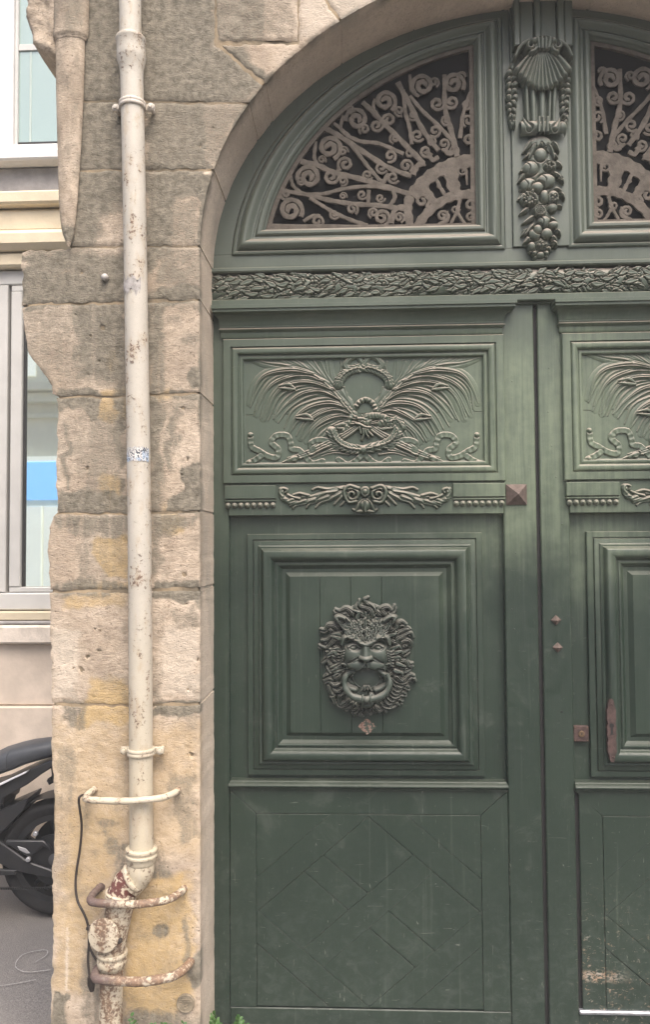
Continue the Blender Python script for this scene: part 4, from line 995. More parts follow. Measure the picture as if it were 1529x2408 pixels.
for i in range(9): R.blob((b[0]+.017*math.cos(i*PI*2/9), b[1]+.017*math.sin(i*PI*2/9)), .009, .007, .010, .032, 0, 'over', cut=.3)
R.blob(b, .009, .009, .012, .036, 0, 'over', cut=.4)
R.soften(1); R.build('laurel_frieze', P_CARVE, fan, H(-.001))
# field boards behind the mouldings
def fl(ea, eb, xr, zb, h, n=44):
    xl = XC-ea*math.sqrt(max(0, 1-((zb-ZS)/eb)**2)); zt = ZS+eb*math.sqrt(max(0, 1-((xr-XC)/ea)**2))
    t0 = math.atan2((zt-ZS)/eb, (xr-XC)/ea); t1 = math.atan2((zb-ZS)/eb, (xl-XC)/ea)
    return [(xl, H(h), zb)]+[(xl+(xr-xl)*k/6, H(h), zb) for k in range(1, 6)]+[(xr, H(h), zb)]+[(xr, H(h), zb+(zt-zb)*k/6) for k in range(1, 6)]+[(XC+ea*math.cos(t), H(h), ZS+eb*math.sin(t)) for t in np.linspace(t0, t1, n)][:-1]
o_, i_ = (1.185, .985, .580, 2.962), (1.070, .912, .474, 3.068)
lp_ = lambda t: [o_[q]+(i_[q]-o_[q])*t for q in range(4)]
def mirror(name, verts, faces, mat, parent, smooth=35):
    V = np.array(verts); V[:, 0] = 2*XC-V[:, 0]; return build(name, V, [tuple(f)[::-1] for f in faces], mat, parent, smooth)
mb = MB(); mb.loft([fl(AA+.07, AB+.07, .609, 2.9685, -.03), fl(AA+.07, AB+.07, .609, 2.9685, .0), fl(1.188, .988, .583, 2.9685, 0), fl(1.186, .986, .582, 2.969, -.02)], False, False)
# (outer edge of this board runs behind the arch stones)
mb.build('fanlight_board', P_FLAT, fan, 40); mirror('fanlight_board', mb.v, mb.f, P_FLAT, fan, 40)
mb = MB()
pr = [(0, -.02), (.0, .004), (.04, .010), (.10, .012), (.14, .010), (.15, .004), (.17, .004), (.19, .012)]+[(.19+.45*t, .012+.020*math.sin(PI*min(t*1.15, 1))+(-.004*t)) for t in (.1, .2, .3, .4, .5, .6, .7, .8, .9, 1)]+[(.66, .002), (.70, .001), (.72, .006), (.78, .011), (.86, .011), (.92, .006), (.94, -.004), (1.0, -.010), (1.0, -.04)]
mb.loft([fl(*lp_(t), h) for t, h in pr], False, False)
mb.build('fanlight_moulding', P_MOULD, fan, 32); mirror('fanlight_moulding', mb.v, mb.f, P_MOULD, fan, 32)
# dusty pane behind each grille
mb = MB().loft([fl(1.09, .93, .49, 3.05, -.045), fl(1.09, .93, .49, 3.05, -.04)], False, True)
mb.build('fanlight_pane', MAT_DUSTGLASS, fan, 30); mirror('fanlight_pane', mb.v, mb.f, MAT_DUSTGLASS, fan, 30)
# ---- iron grille: bars and scrolls forged from flat strip
YG = YD+.022
gq = lambda x, y: px(607+.3574*x, 104+.3574*y, YG); UG = .3574*.00166
def strip3(C, w0, w1, dome=.0015, th=.009):
    mb = MB(); L = []; n = len(C)
    for i in range(n):
        t = C[min(i+1, n-1)]-C[max(i-1, 0)]; t = t/max(np.hypot(*t), 1e-9); nn = np.array((-t[1], t[0])); wd = (w0+(w1-w0)*i/(n-1))
        wd *= 1+.14*math.sin(i*1.7+w0*9e3)
        P = [C[i]-nn*wd, C[i]-nn*wd*.92, C[i], C[i]+nn*wd*.92, C[i]+nn*wd]; yy = [YG+th*.5, YG-th*.2, YG-th*.2-dome, YG-th*.2, YG+th*.5]
        L.append([(p[0], y, p[1]) for p, y in zip(P, yy)])
    return mb.loft(L, True, True)
bars = [([(130,962),(300,985),(450,1022),(620,1050),(800,1062),(960,1085)], 16, 18), ([(300,988),(430,985),(560,952),(730,935),(880,955)], 14, 13), ([(340,1010),(420,1060),(500,1108),(620,1160),(720,1192)], 13, 15),
 ([(280,770),(400,800),(500,845),(640,878),(800,925),(1010,990)], 20, 20), ([(440,550),(560,620),(700,712),(860,812),(1010,868)], 20, 18), ([(580,600),(680,640),(800,655),(960,722)], 14, 14), ([(600,650),(660,720),(720,800),(800,895)], 14, 14),
 ([(690,380),(770,460),(860,552),(980,672),(1090,785)], 18, 20), ([(920,250),(1000,400),(1090,572),(1190,700)], 20, 18), ([(955,300),(972,450),(1000,560),(1012,660)], 14, 14), ([(1000,340),(1080,435),(1200,548),(1290,650)], 14, 14),
 ([(1228,200),(1232,420),(1270,560),(1312,740)], 15, 22), ([(1432,240),(1390,340),(1352,460),(1330,620)], 12, 15), ([(1425,300),(1418,480),(1400,640)], 10, 10),
 ([(1015,1000),(1080,918),(1180,838),(1290,788),(1440,758)], 34, 36), ([(1050,1195),(1120,1105),(1230,1022),(1330,992),(1450,985)], 24, 26),
 ([(1080,930),(1130,1000),(1190,1080)], 26, 20), ([(1270,800),(1280,900),(1310,1010)], 40, 30), ([(1160,860),(1210,960),(1250,1030)], 14, 10), ([(1360,790),(1372,850),(1376,925)], 16, 5), ([(1180,930),(1215,955),(1235,985)], 12, 4),
 ([(1000,1000),(985,1080),(1000,1190)], 26, 22), ([(960,1070),(900,1090),(880,1180)], 22, 18), ([(1330,1025),(1310,1100),(1270,1180)], 14, 10), ([(1310,1100),(1340,1150),(1370,1190)], 12, 10), ([(1190,1190),(1250,1150),(1240,1100)], 16, 14),
 ([(90,1195),(700,1200),(1440,1200)], 14, 14), ([(300,1165),(360,1130),(410,1130)], 13, 13), ([(215,865),(230,930),(290,985)], 12, 14), ([(500,520),(560,570),(600,600)], 12, 12), ([(380,640),(370,740),(390,790)], 13, 13), ([(560,470),(545,560),(600,610)], 12, 12), ([(770,360),(760,420),(790,470)], 12, 12),
 ([(1000,200),(1010,300),(1060,345)], 12, 12), ([(730,960),(725,1040),(720,1060)], 14, 14), ([(860,850),(830,900),(800,900)], 18, 16), ([(1110,700),(1150,760),(1190,740)], 18, 16), ([(890,960),(900,1010),(870,1060)], 16, 14), ([(1230,690),(1260,720),(1300,700)], 20, 18), ([(1400,600),(1420,700),(1430,760)], 14, 14), ([(1020,860),(1050,800),(1100,780)], 20, 20)]
scr = [(215,1090,80,.6,-1,1.45), (470,680,80,1.2,-1,1.45), (335,875,78,2.9,1,1.45), (650,495,74,3.0,1,1.4), (838,375,72,1.0,-1,1.4), (1085,270,74,2.4,1,1.4), (1290,260,72,.6,-1,1.4),
 (390,1165,44,1.4,-1,1.1), (575,790,52,2.2,1,1.25), (482,870,55,-.9,1,1.25), (862,500,48,2.0,1,1.2), (780,535,46,-.9,1,1.2), (1180,390,52,-.6,1,1.2), (1275,380,50,3.6,-1,1.2), (685,990,36,0,1,1.1), (620,1085,40,1.0,-1,1.2), (815,1140,55,1.2,-1,1.3), (805,1012,32,0,1,1.1),
 (1050,600,44,.5,1,1.1), (1165,570,44,2.4,-1,1.1), (1105,705,42,.3,1,1.15), (1225,655,40,2.0,-1,1.1), (1388,632,42,1.2,-1,1.2), (1385,505,44,2.0,1,1.1), (870,735,44,2.0,-1,1.1), (812,812,42,.5,1,1.1), (975,800,46,1.0,-1,1.15), (890,878,42,.5,1,1.1), (1080,1030,50,1.0,-1,1.2), (1135,1060,34,0,1,1.1), (1215,1130,40,1.0,-1,1.2), (1400,1060,44,1.6,-1,1.2), (1400,1130,34,0,1,1.1), (1350,210,44,2.0,1,.6), (1300,1085,30,0,1,1.0), (1340,830,34,0,1,1.0), (180,985,40,1.0,1,1.2), (560,900,34,2.0,-1,1.2), (720,860,36,.4,1,1.2), (700,560,38,2.2,1,1.2), (560,705,34,.2,-1,1.2), (930,440,36,1.0,1,1.2), (1020,470,34,2.4,-1,1.2), (1240,500,36,1.2,1,1.2), (1370,400,34,2.0,-1,1.2), (500,1120,34,.4,1,1.2), (560,1000,26,.4,-1,1.2), (760,1110,36,2.0,1,1.2), (930,1140,36,1.2,-1,1.2), (1000,720,34,.6,-1,1.2), (1150,640,32,2.0,1,1.2), (1290,700,34,.8,-1,1.2), (900,620,36,1.8,1,1.2), (280,900,28,.6,1,1.2), (420,760,28,.6,-1,1.2), (610,430,30,1.2,1,1.2), (1160,250,34,1.2,-1,1.2)]
def make_grille(mirrored):
    mk = (lambda mb, n, par: mirror(n, mb.v, mb.f, MAT_IRON, par, 40)) if mirrored else (lambda mb, n, par: mb.build(n, MAT_IRON, par, 40))
    # rim strip round the opening carries the bars
    mb = MB().loft([fl(1.085, .925, .485, 3.055, -.034), fl(1.085, .925, .485, 3.055, -.020), fl(1.052, .897, .456, 3.080, -.020), fl(1.052, .897, .456, 3.080, -.034)], False, False)
    gr = mk(mb, 'grille', fan)
    for P, a, b in bars:
        mk(strip3(cat([gq(*p) for p in P], 6), a*UG*(1.3 if a > 23 else .95), b*UG*(1.3 if a > 23 else .95)), 'grille_bar', gr)
    for cx, cy, r, a0, sg, tr in scr:
        mk(strip3([np.array(gq(*p)) for p in spiral(cx, cy, r, r*.14, a0, tr*sg*1.2, 38)], r*.18*UG+.0006, r*.22*UG+.0016, .0015), 'grille_scroll', gr)
make_grille(False); make_grille(True)
# ---- central pilaster board, fluted console, shell, fruit drop
fboard('centre_board', .611, .843, 2.969, 3.96, .010, -.05, .003)
cz_ = lambda x, y: px(1188.2+.2307*x, 78.1+.2307*y, YD-.02)
U = .000376
mb = MB()   # panelled console shaft running up to the crown of the arch
for a, b, h in ((.618, .643, .055), (.643, .698, .040), (.698, .722, .055), (.722, .785, .040), (.785, .812, .055), (.812, .846, .045)): mb.box(a, b-.002, H(h), H(0), 3.735, 4.0, .004)
mb.build('console_shaft', P_FLAT, fan, 35)
a = cz_(150, 1060); b = cz_(600, 100)
R = Relief(a[0], b[0], a[1], b[1], .0014); S = lambda pts: [cz_(*p) for p in pts]
R.stroke(S([(362, 330), (362, 600), (360, 980)]), 190*U, .012, 0, 150*U, .012, mode='max', pw=.12)
for i, (x0, x1, q0, q1) in enumerate(((205, 222, 24, 18), (272, 288, 32, 26), (372, 372, 34, 30), (455, 440, 20, 18), (500, 485, 26, 20))):
    R.stroke(S([(x0, 420), ((x0+x1)/2, 700), (x1, 960)]), q0*U, .018, .018, q1*U, .016, mode='over', cut=.3)
R.stroke(S([(170, 985), (280, 985), (372, 985), (450, 985), (560, 985)]), 78*U, .040, .006, mode='max', pw=.55)
for x in (330, 372, 415): R.stroke(S([(x, 905), (x, 1060)]), 14*U, .010, .040, mode='over', cut=.4)
for sx in (0, 1):
    f = (lambda p: p) if not sx else (lambda p: [(735-x, y) for x, y in p])
    R.stroke(S(f([(235, 1000), (200, 940), (183, 885)])), 34*U, .03, .014, 10*U, .012, mode='over', cut=.3)
R.soften(1); R.build('fluted_bracket', P_CARVE, fan, H(.0096))
a = cz_(60, 640); b = cz_(690, 90)
R = Relief(a[0], b[0], a[1], b[1], .0014)
for i in range(13):   # ribs of the scallop fanning from the hinge
    t = i/12; an = math.radians(196-212*t)
    ex, ey = 370+285*math.cos(an)*(1+.02*math.sin(i*3)), 250-(-1)*330*(.38+.62*math.sin(math.radians(15+150*t)))*1.0-40*0
    ex = 370+(t-.5)*2*270*(1-.12*abs(t-.5)); ey = 300+300*math.sin(PI*(.14+.72*t))
    R.stroke(S([(370+(t-.5)*110, 215), (370+(t-.5)*330, 215+(ey-215)*.5), (ex, ey)]), 20*U, .030, .020, 42*U, .030, mode='over', cut=.25, pw=.6)
for s_ in (-1, 1):
    R.stroke(S(spiral(370+s_*130, 215, 62, 16, PI/2, s_*1.3, 22)), 24*U, .028, .034, 16*U, mode='over', cut=.35, n=3)
    R.stroke(S([(370+s_*60, 150), (370+s_*150, 150), (370+s_*235, 205), (370+s_*285, 300)]), 26*U, .022, .030, 18*U, .018, mode='over', cut=.3)
R.stroke(S([(270, 160), (370, 135), (470, 160)]), 40*U, .030, .030, mode='over', cut=.3)
for dx in (-60, -20, 20, 60): R.stroke(S([(370+dx, 140), (370+dx*.8, 230)]), 20*U, .012, .046, mode='over', cut=.25)
R.soften(1); R.build('scallop_shell', P_CARVE, fan, H(.02))
for cx, sg in ((82, 1), (622, -1)):
    a = cz_(cx-90, 980); b = cz_(cx+90, 240); R = Relief(a[0], b[0], a[1], b[1], .0014); rp = random.Random(cx)
    R.stroke(S([(cx+sg*20, 270), (cx-sg*10, 350), (cx-sg*20, 420)]), 22*U, .016, .004, 34*U, .02, mode='over')
    for j in range(9):
        t = j/8; y = 420+t*500; wv = 52*(1-.62*t**2)
        for s_ in (-1, 1): R.blob(cz_(cx-8+s_*wv*.5+rp.uniform(-6, 6), y+rp.uniform(-14, 14)), wv*.72*U, 42*U, .022*(1-.4*t), .008, rp.uniform(-.6, .6), 'over', cut=.4)
        R.stroke(S([(cx-8+rp.uniform(-25, 25), y), (cx-8+rp.uniform(-40, 40), y+50)]), 14*U, .010, .022, 6*U, mode='over', cut=.4)
    R.soften(1); R.build('leaf_pendant', P_CARVE, fan, H(.0096))
# fruit drop
a = cz_(110, 2350); b = cz_(610, 1030); R = Relief(a[0], b[0], a[1], b[1], .0014)
R.stroke(S([(360, 1180), (362, 1500), (362, 1800), (362, 2100), (362, 2290)]), 150*U, .022, 0, 70*U, .016, mode='max', pw=.5)
R.blob(cz_(365, 1160), 120*U, 110*U, .020, .010, 0, 'max')
def leafb(x, y, a, l, wd=34):
    e = (x+l*math.cos(a), y+l*math.sin(a)); R.stroke(S([(x, y), ((x+e[0])/2+8, (y+e[1])/2-6), e]), wd*U, .020, .016, 9*U, .010, groove=2, gdepth=.35, mode='over', cut=.45, taper0=.35)
for x, y, a, l in ((330,1180,2.5,170),(400,1180,.65,170),(300,1150,2.0,150),(430,1150,1.1,150),(365,1140,1.57,150),(250,1130,2.2,110),(480,1130,.9,110),(190,1450,2.2,90),(545,1470,.9,80),(190,1640,2.3,80),(550,1640,.8,80),(215,2010,2.2,70),(520,2020,.9,70),(250,1360,2.6,110),(500,1330,.5,90),(480,1440,.5,110),(200,1560,2.4,60),(500,1600,.3,80),(230,1800,2.6,90),(480,1760,.2,100),(290,1880,2.6,130),(290,1960,2.3,140),(440,1900,.4,90),(250,2090,2.4,80),(470,2080,.9,90),(480,2140,.6,60),(330,2240,2.0,70),(390,2240,1.1,70),(300,2200,2.5,60),(420,2200,.6,50)): leafb(x, y, a, l)
for x, y, rx, ry, h in ((255,1390,78,72,.034),(455,1370,66,56,.032),(360,1250,62,70,.030),(415,1520,92,72,.036),(235,1560,84,72,.032),(325,1590,60,58,.036),(400,1680,48,70,.034),(490,1690,58,80,.030),(245,1700,92,78,.034),(345,1825,66,66,.036),(480,1790,52,46,.030),(390,1935,66,62,.034),(490,1965,52,40,.030),(300,2060,62,60,.032),(420,2055,56,56,.034),(370,2180,54,46,.032),(270,2180,38,46,.028),(330,2010,44,50,.03),(360,2270,42,34,.028),(300,2250,24,26,.026),(420,2250,28,26,.026)):
    R.blob(cz_(x, y), rx*U, ry*U, h*.6, h*.5, 0, 'over', cut=.5)
rp = random.Random(6)
for cx, cy, r, n in ((245,1700,80,22),(490,1690,50,14),(370,2180,44,12),(455,1370,50,12)):
    for i in range(n): a_ = rp.uniform(0, 6.28); q = r*math.sqrt(rp.random())*.85; R.blob(cz_(cx+q*math.cos(a_), cy+q*math.sin(a_)), 17*U, 17*U, .010, .032, 0, 'over', cut=.35)
for q, s_ in ((52, 0), (34, 1), (18, 2)): R.stroke(S(spiral(345, 1825, q, q, s_, .8, 14)), 8*U, .008, .034, mode='over', cut=.4, n=3)
for x, y in ((255,1390),(415,1520),(390,1935),(235,1560)): R.stroke(S([(x-40, y-50), (x-8, y), (x-20, y+54)]), 5*U, .008, mode='sub')
R.soften(1); R.build('fruit_drop', P_CARVE, fan, H(.0096))
# ------------------------------------------------------------------ rain pipe
YP = -.052
pipe = thing('downpipe', (-.76, YP, 0), 'cream painted cast iron rain pipe with rust spots running down the stone wall', 'rain pipe')
def pp(u, v, Y=YP): x, z = px(u, v, Y); return Vector((x, Y, z))
def axis(vs_, us_): return [tuple(pp(u, v)) for u, v in zip(us_, vs_)]
def sect(name, ctrl, r, mat, n=10, label=None):
    C = cat([np.array(pp(u, v)) for u, v in ctrl], n); return MB().tube([tuple(p) for p in C], r, 26).build(name, mat, pipe, 50, label)
sect('pipe_section', [(303, -380), (304.5, -150), (306, 60), (307, 118)], .0385, MAT_PIPE)
def collar(u0, v0, u1, v1, prof, mat, name, n=30):
    a, b = pp(u0, v0), pp(u1, v1); L = (b-a).length; return MB().lathe(a, b-a, [(t*L, r) for t, r in prof], n).build(name, mat, pipe, 50)
collar(306.5, 90, 310, 186, [(0, .040), (.0, .0505), (.03, .053), (.09, .053), (.12, .0505), (.40, .0505), (.48, .0515), (.55, .050), (.72, .043), (.86, .0405), (1, .0395)], MAT_PIPE2, 'pipe_socket')
sect('pipe_section', [(308.5, 150), (312, 300), (316, 500), (321, 800), (325, 1050), (328.5, 1350), (330.5, 1650), (331.5, 1900), (332, 2010)], .0402, MAT_PIPE, 14)
def bracket(u, v, tilt, mat):
    c = pp(u, v); mb = MB()
    mb.lathe(c+Vector((0, 0, -.012)), (tilt, 0, 1), [(0, .041), (0, .0455), (.002, .0475), (.008, .048), (.012, .046), (.016, .048), (.022, .0475), (.024, .0455), (.024, .041)], 30)
    b = mb.build('pipe_clamp', mat, pipe, 45)
    for s in (-1, 1):
        m = MB(); x = c.x+s*.057
        m.box(x-.018, x+.018, YP+.012, YP+.022, c.z-.012-tilt*s*0, c.z+.012, .003); m.lathe((x+s*.006, YP+.02, c.z), (0, -1, 0), [(0, .013), (.014, .013), (.016, .011)], 14)
        m.lathe((x+s*.006, YP+.004, c.z), (0, -1, 0), [(0, .008), (.006, .008), (.007, .006)], 6)
        m.tube([(x+s*.006, YP+.02, c.z), (x+s*.006, .02, c.z)], .007, 8); m.build('clamp_ear', mat, b, 40)
bracket(311, 249, -.03, MAT_BAR); bracket(331.5, 1767, 0, MAT_PIPE2)
# scraps of paper stuck on the pipe
def patch(name, u, v0, v1, a0, a1, mat, jag=.15, seed=0, label=None):
    r = random.Random(seed); t, b = pp(u, v0), pp(u, v1); n = 18; V = []; m = 5
    for k in range(m+1):
        for i in range(n+1):
            a = a0+(a1-a0)*i/n; f = k/m
            if k in (0, m): f += (jag*r.uniform(-1, 1)) if jag else 0
            p = t.lerp(b, f); V.append((p.x-.0412*math.cos(a), YP-.0412*math.sin(a), p.z))
    F = [[k*(n+1)+i, k*(n+1)+i+1, (k+1)*(n+1)+i+1, (k+1)*(n+1)+i] for k in range(m) for i in range(n)]
    return build(name, V, F, mat, pipe, 180, None, label)
k = M('printed_sticker'); q = k.noise(1, 1, .4, k.scale(42, 42, 30), 3.5); q2 = k.noise(1, 2, .5, k.scale(40, 40, 18), .5)
ln = k.mr(k.math('ABSOLUTE', k.math('SUBTRACT', q, .5)), .04, .06)
MAT_STK = k.set(k.mix(ln, (.06, .07, .09), k.mix(k.mr(q2, .45, .55), (.40, .48, .58), (.62, .60, .56))), .6)
patch('sticker', 326, 1054, 1087, .35, 2.8, MAT_STK, .06, 1, 'torn sticker covered in black and pale blue print')
MAT_GREY = simple('grey_glue_paper', (.33, .31, .29), .85, 0, .3, 60)
patch('sticker', 318, 660, 695, .45, 2.3, MAT_GREY, .3, 2, 'ragged remnant of a grey sticker')
# socket, elbow, red-leaded cone, inspection branch and foot
Zq = lambda x, y: (x*.3403, 1734.6+.3403*y)
def zq(x, y, Y=YP): u, v = Zq(x, y); X, Z = px(u, v, Y); return Vector((X, Y, Z))
def fl_(a, b, prof): L = (b-a).length; return [(t*L, r) for t, r in prof]
a, b = zq(977, 758), zq(972, 872)
MB().lathe(a, b-a, fl_(a, b, [(0, .041), (0, .050), (.05, .0535), (.17, .0535), (.24, .049), (.34, .049), (.40, .0535), (.50, .0535), (.56, .050), (.80, .049), (.9, .047), (1.0, .044)]), 32).build('pipe_socket', MAT_PIPE2, pipe, 45)
C = cat([np.array(zq(972, 865)), np.array(zq(966, 930)), np.array(zq(945, 975)), np.array(zq(905, 1010))], 8)
MB().tube([tuple(p) for p in C], [.0445+.002*math.sin(i*.3) for i in range(len(C))], 24).build('pipe_elbow', MAT_PIPE2, pipe, 50)
d = (zq(830, 1040)-zq(955, 955)).normalized()
c = zq(925, 965); MB().lathe(c-d*.006, d, [(0, .044), (0, .0505), (.004, .053), (.012, .053), (.016, .050), (.016, .044)], 28).build('elbow_rim', MAT_BAR, pipe, 40)
MB().tube([tuple(c+d*.006), tuple(c+d*.03), tuple(zq(850, 1055)+Vector((0, 0, 0))), tuple(zq(838, 1085))], [.0475, .0465, .0485, .050], 24).build('red_cone', MAT_PIPER, pipe, 50, 'oblique pipe piece with red lead showing through the paint')
a, b = zq(838, 1062), zq(832, 1108); MB().lathe(a, b-a, fl_(a, b, [(0, .04), (0, .0495), (.15, .0535), (.4, .0535), (.5, .049), (.62, .0535), (.9, .0535), (1, .049)]), 28).build('pipe_socket', MAT_BAR, pipe, 45)
C = [zq(832, 1105), zq(826, 1160), zq(808, 1260), zq(795, 1360), zq(785, 1440), zq(775, 1490)]
MB().tube([tuple(p) for p in C], [.049, .0485, .046, .043, .041, .0395], 26).build('inspection_branch', MAT_PIPE3, pipe, 50)
n = Vector((-.16, -.98, .06)).normalized(); c = zq(748, 1326, YP)+Vector((.008, 0, .002))
MB().lathe(c, n, [(0, .040), (.030, .045), (.046, .050)], 24).build('inspection_neck', MAT_PIPE3, pipe, 45)
cap = MB().lathe(c+n*.044, n, [(0, .046), (0, .0535), (.004, .0555), (.010, .0555), (.0125, .0535), (.0135, .051), (.0135, .012), (.0145, .002)], 36).build('inspection_cap', MAT_CAP, pipe, 40, 'round inspection cap speckled with rust')
e1 = n.cross(Vector((0, 0, 1))).normalized()
for s_, dz in ((-1, .018), (1, -.014)):
    q = c+n*.040+e1*(-s_*.0565)+Vector((0, 0, dz)); MB().lathe(q, n, [(0, .0085), (.012, .0085), (.014, .006)], 6).build('cap_bolt', MAT_CABLE, cap, 30)
a, b = zq(775, 1470), zq(768, 1590); MB().lathe(a, b-a, fl_(a, b, [(0, .04), (0, .048), (.06, .0515), (.2, .0515), (.28, .047), (.4, .047), (.46, .050), (.62, .050), (.75, .0485), (.92, .0445), (1, .040)]), 30).build('pipe_socket', MAT_PIPE2, pipe, 45)
MB().tube([tuple(zq(770, 1575)), tuple(zq(766, 1780)), tuple(zq(762, 1990)), (zq(760, 1990).x, YP, -.03)], .0392, 26).build('pipe_foot', MAT_PIPE3, pipe, 50)
# ------------------------------------------------------------------ iron guard bars bent round the pipe
def guard(ul, ur, vmid, yout, r, mat, lab):
    z = px((ul+ur)/2, vmid, yout)[1]; xl, xr = px(ul, vmid, yout)[0]+r, px(ur, vmid-20, yout*.3)[0]
    P = [(xl+.012, .03, z), (xl+.006, -.02, z+.001), (xl+.002, yout*.55, z), (xl+.012, yout*.92, z-.001), (xl+.06, yout*1.02, z-.002), (xl*.5+xr*.5, yout*1.08, z-.001), (xr-.10, yout*1.02, z), (xr-.035, yout*.75, z), (xr-.004, yout*.25, z+.001), (xr, .03, z)]
    C = cat([np.array(p) for p in P], 8)
    o = thing('guard_bar', (xl, 0, z), lab, 'guard bar', 'iron bars guarding the rain pipe')
    MB().tube([tuple(p) for p in C], [r*(1+.035*math.sin(i*1.3)) for i in range(len(C))], 14).build('bar', mat, o, 60)
    for q in (xl+.012, xr): MB().lathe((q, .006, z), (0, -1, 0), [(0, r*1.35), (.004, r*1.35), (.007, r*1.1)], 14).build('wall_flange', MAT_BAR2, o, 40)
guard(184, 415, 1881, -.108, .0112, MAT_BAR, 'topmost guard bar, mostly white, bent out from the wall across the cream pipe')
guard(194, 428, 2123, -.112, .0130, MAT_BAR2, 'middle rusty guard bar bent across the pipe just above the round cap')
guard(203, 443, 2304, -.118, .0150, MAT_BAR2, 'lowest and thickest guard bar bent across the foot of the pipe')
# black cable hanging from the top bar
C = cat([np.array((*[px(*Zq(x, y), Y)[0]], Y, px(*Zq(x, y), Y)[1])) for x, y, Y in ((600, 395, -.03), (560, 400, -.10), (543, 440, -.11), (562, 600, -.05), (552, 760, -.03), (530, 900, -.025), (520, 1020, -.03), (535, 1130, -.04), (580, 1220, -.05), (606, 1300, -.05), (612, 1420, -.04), (606, 1540, -.05), (618, 1660, -.06))], 8)
cab = thing('cable', tuple(C[0]), 'thin black cable hanging from the top guard bar down behind the lowest bar', 'cable')
MB().tube([tuple(p) for p in C], .0042, 8).build('cable_sheath', MAT_CABLE, cab, 60)
C2 = cat([np.array((px(*Zq(x, y), Y)[0], Y, px(*Zq(x, y), Y)[1])) for x, y, Y in ((612, 1440, -.04), (640, 1500, -.05), (672, 1560, -.055), (655, 1640, -.07))], 6)
MB().tube([tuple(p) for p in C2], .0038, 8).build('cable_sheath', MAT_CABLE, cab, 60)
p0, p1 = [(px(*Zq(x, y), -.07)[0], -.07, px(*Zq(x, y), -.07)[1]) for x, y in ((622, 1650), (634, 1752))]
MB().tube([p0, tuple(Vector(p0).lerp(Vector(p1), .5)), p1], [.010, .013, .007], 10).build('cable_connector', MAT_CABLE, cab, 50)
# white plug, survey disc
c = px(248, 654); o = MB().lathe((c[0], .004, c[1]), (0, -1, 0), [(0, .011), (.010, .012), (.018, .0125), (.025, .009), (.028, .003)], 18).build('wall_plug', MAT_KNOB, None, 50, None, (c[0], 0, c[1])); tag(o, 'round white plug stuck in a dark hole of the sooty stone', 'wall plug')
c = px(437, 2357); r = .0315
disc = thing('survey_disc', (c[0], 0, c[1]), 'small round bronze survey disc set in the stone low beside the door jamb', 'survey marker')
MB().lathe((c[0], .004, c[1]), (0, -1, 0), [(0, r), (.0125, r), (.0145, r*.97), (.0145, r*.88), (.0125, r*.85), (.012, .002)], 40).build('disc', MAT_DISC, disc, 40)
mb = MB()
for dz, wd in ((.0145, .018), (.0075, .022), (-.001, .02)): mb.box(c[0]-wd, c[0]+wd, -.0102, -.007, c[1]+dz-.0008, c[1]+dz+.0008, .0003)
for i in range(9): mb.box(c[0]-.017+i*.0043, c[0]-.0145+i*.0043, -.0100, -.007, c[1]+.0092, c[1]+.0132, .0004)
for i in range(7): mb.box(c[0]-.013+i*.0043, c[0]-.0105+i*.0043, -.0100, -.007, c[1]+.0012, c[1]+.005, .0004)
mb.lathe((c[0], -.007, c[1]-.012), (0, -1, 0), [(0, .007), (.004, .007), (.004, .0045), (.002, .004)], 14)
mb.build('raised_lettering', MAT_DISC, disc, 30)
# ------------------------------------------------------------------ weeds at the foot of the wall and the door
k = M('weed_leaf'); n = k.noise(60, 3, .5); MAT_LEAF = k.set(k.mix(k.mr(n, .3, .7), (.03, .085, .018), (.075, .16, .04)), .55, 0, .4)
MAT_STEM = simple('weed_stem', (.07, .11, .035), .6)
def weed(loc, n, hgt, spread, seed, lab, lean=0.0, lw=.010):
    r = random.Random(seed); o = thing('weed', loc, lab, 'weed'); b = Vector(loc); lv = MB(); sm = MB()
    for i in range(n):
        a = r.uniform(0, 2*PI); s = spread*r.uniform(.3, 1); h = hgt*r.uniform(.45, 1)
        P = [b+Vector((r.uniform(-.02, .02), r.uniform(-.015, .015), 0))]
        for t in (.35, .7, 1): P.append(b+Vector((math.cos(a)*s*t+lean*t, -abs(math.sin(a))*s*t*.7-.01, h*t*(1.2-.2*t))))
        C = [Vector(p) for p in cat([np.array(p) for p in P], 5)]
        sm.tube([tuple(p) for p in C], [.0016*(1-.5*j/len(C)) for j in range(len(C))], 5)
        for j in range(4, len(C)):
            for s_ in (-1, 1):
                if r.random() < .25: continue
                d = (C[j]-C[j-1]).normalized(); sd = Vector((-d.z, r.uniform(-.6, .2), d.x))*s_; dd = (d*.6+sd+Vector((0, 0, -.1))).normalized()
                l = lw*r.uniform(1.1, 2.4); up = dd.cross(Vector((0, 1, 0)))*.0+Vector((r.uniform(-.3, .3), -1, r.uniform(.2, .9))).normalized(); q = dd.cross(up).normalized()
                p = C[j]; V = [p, p+dd*l*.3+q*l*.28, p+dd*l*.65+q*l*.30-up*l*.03, p+dd*l, p+dd*l*.65-q*l*.30-up*l*.03, p+dd*l*.3-q*l*.28, p+dd*l*.45+up*l*.07]
                lv.add([tuple(x) for x in V], [(0, 1, 6), (1, 2, 6), (2, 3, 6), (3, 4, 6), (4, 5, 6), (5, 0, 6)])
    sm.build('stem', MAT_STEM, o, 60); lf = lv.build('foliage', MAT_LEAF, o, 180); lf['kind'] = 'stuff'
weed((-.50, .20, .0), 16, .115, .13, 3, 'green leafy weed growing where the door meets the stone jamb', .0, .0085)
weed((-.70, -.03, .0), 18, .235, .13, 9, 'sparse low weed at the foot of the wall right of the pipe', .0, .008)
weed((-.60, -.01, .0), 9, .13, .08, 12, 'tiny weed between the pipe weed and the door jamb', .0, .008)
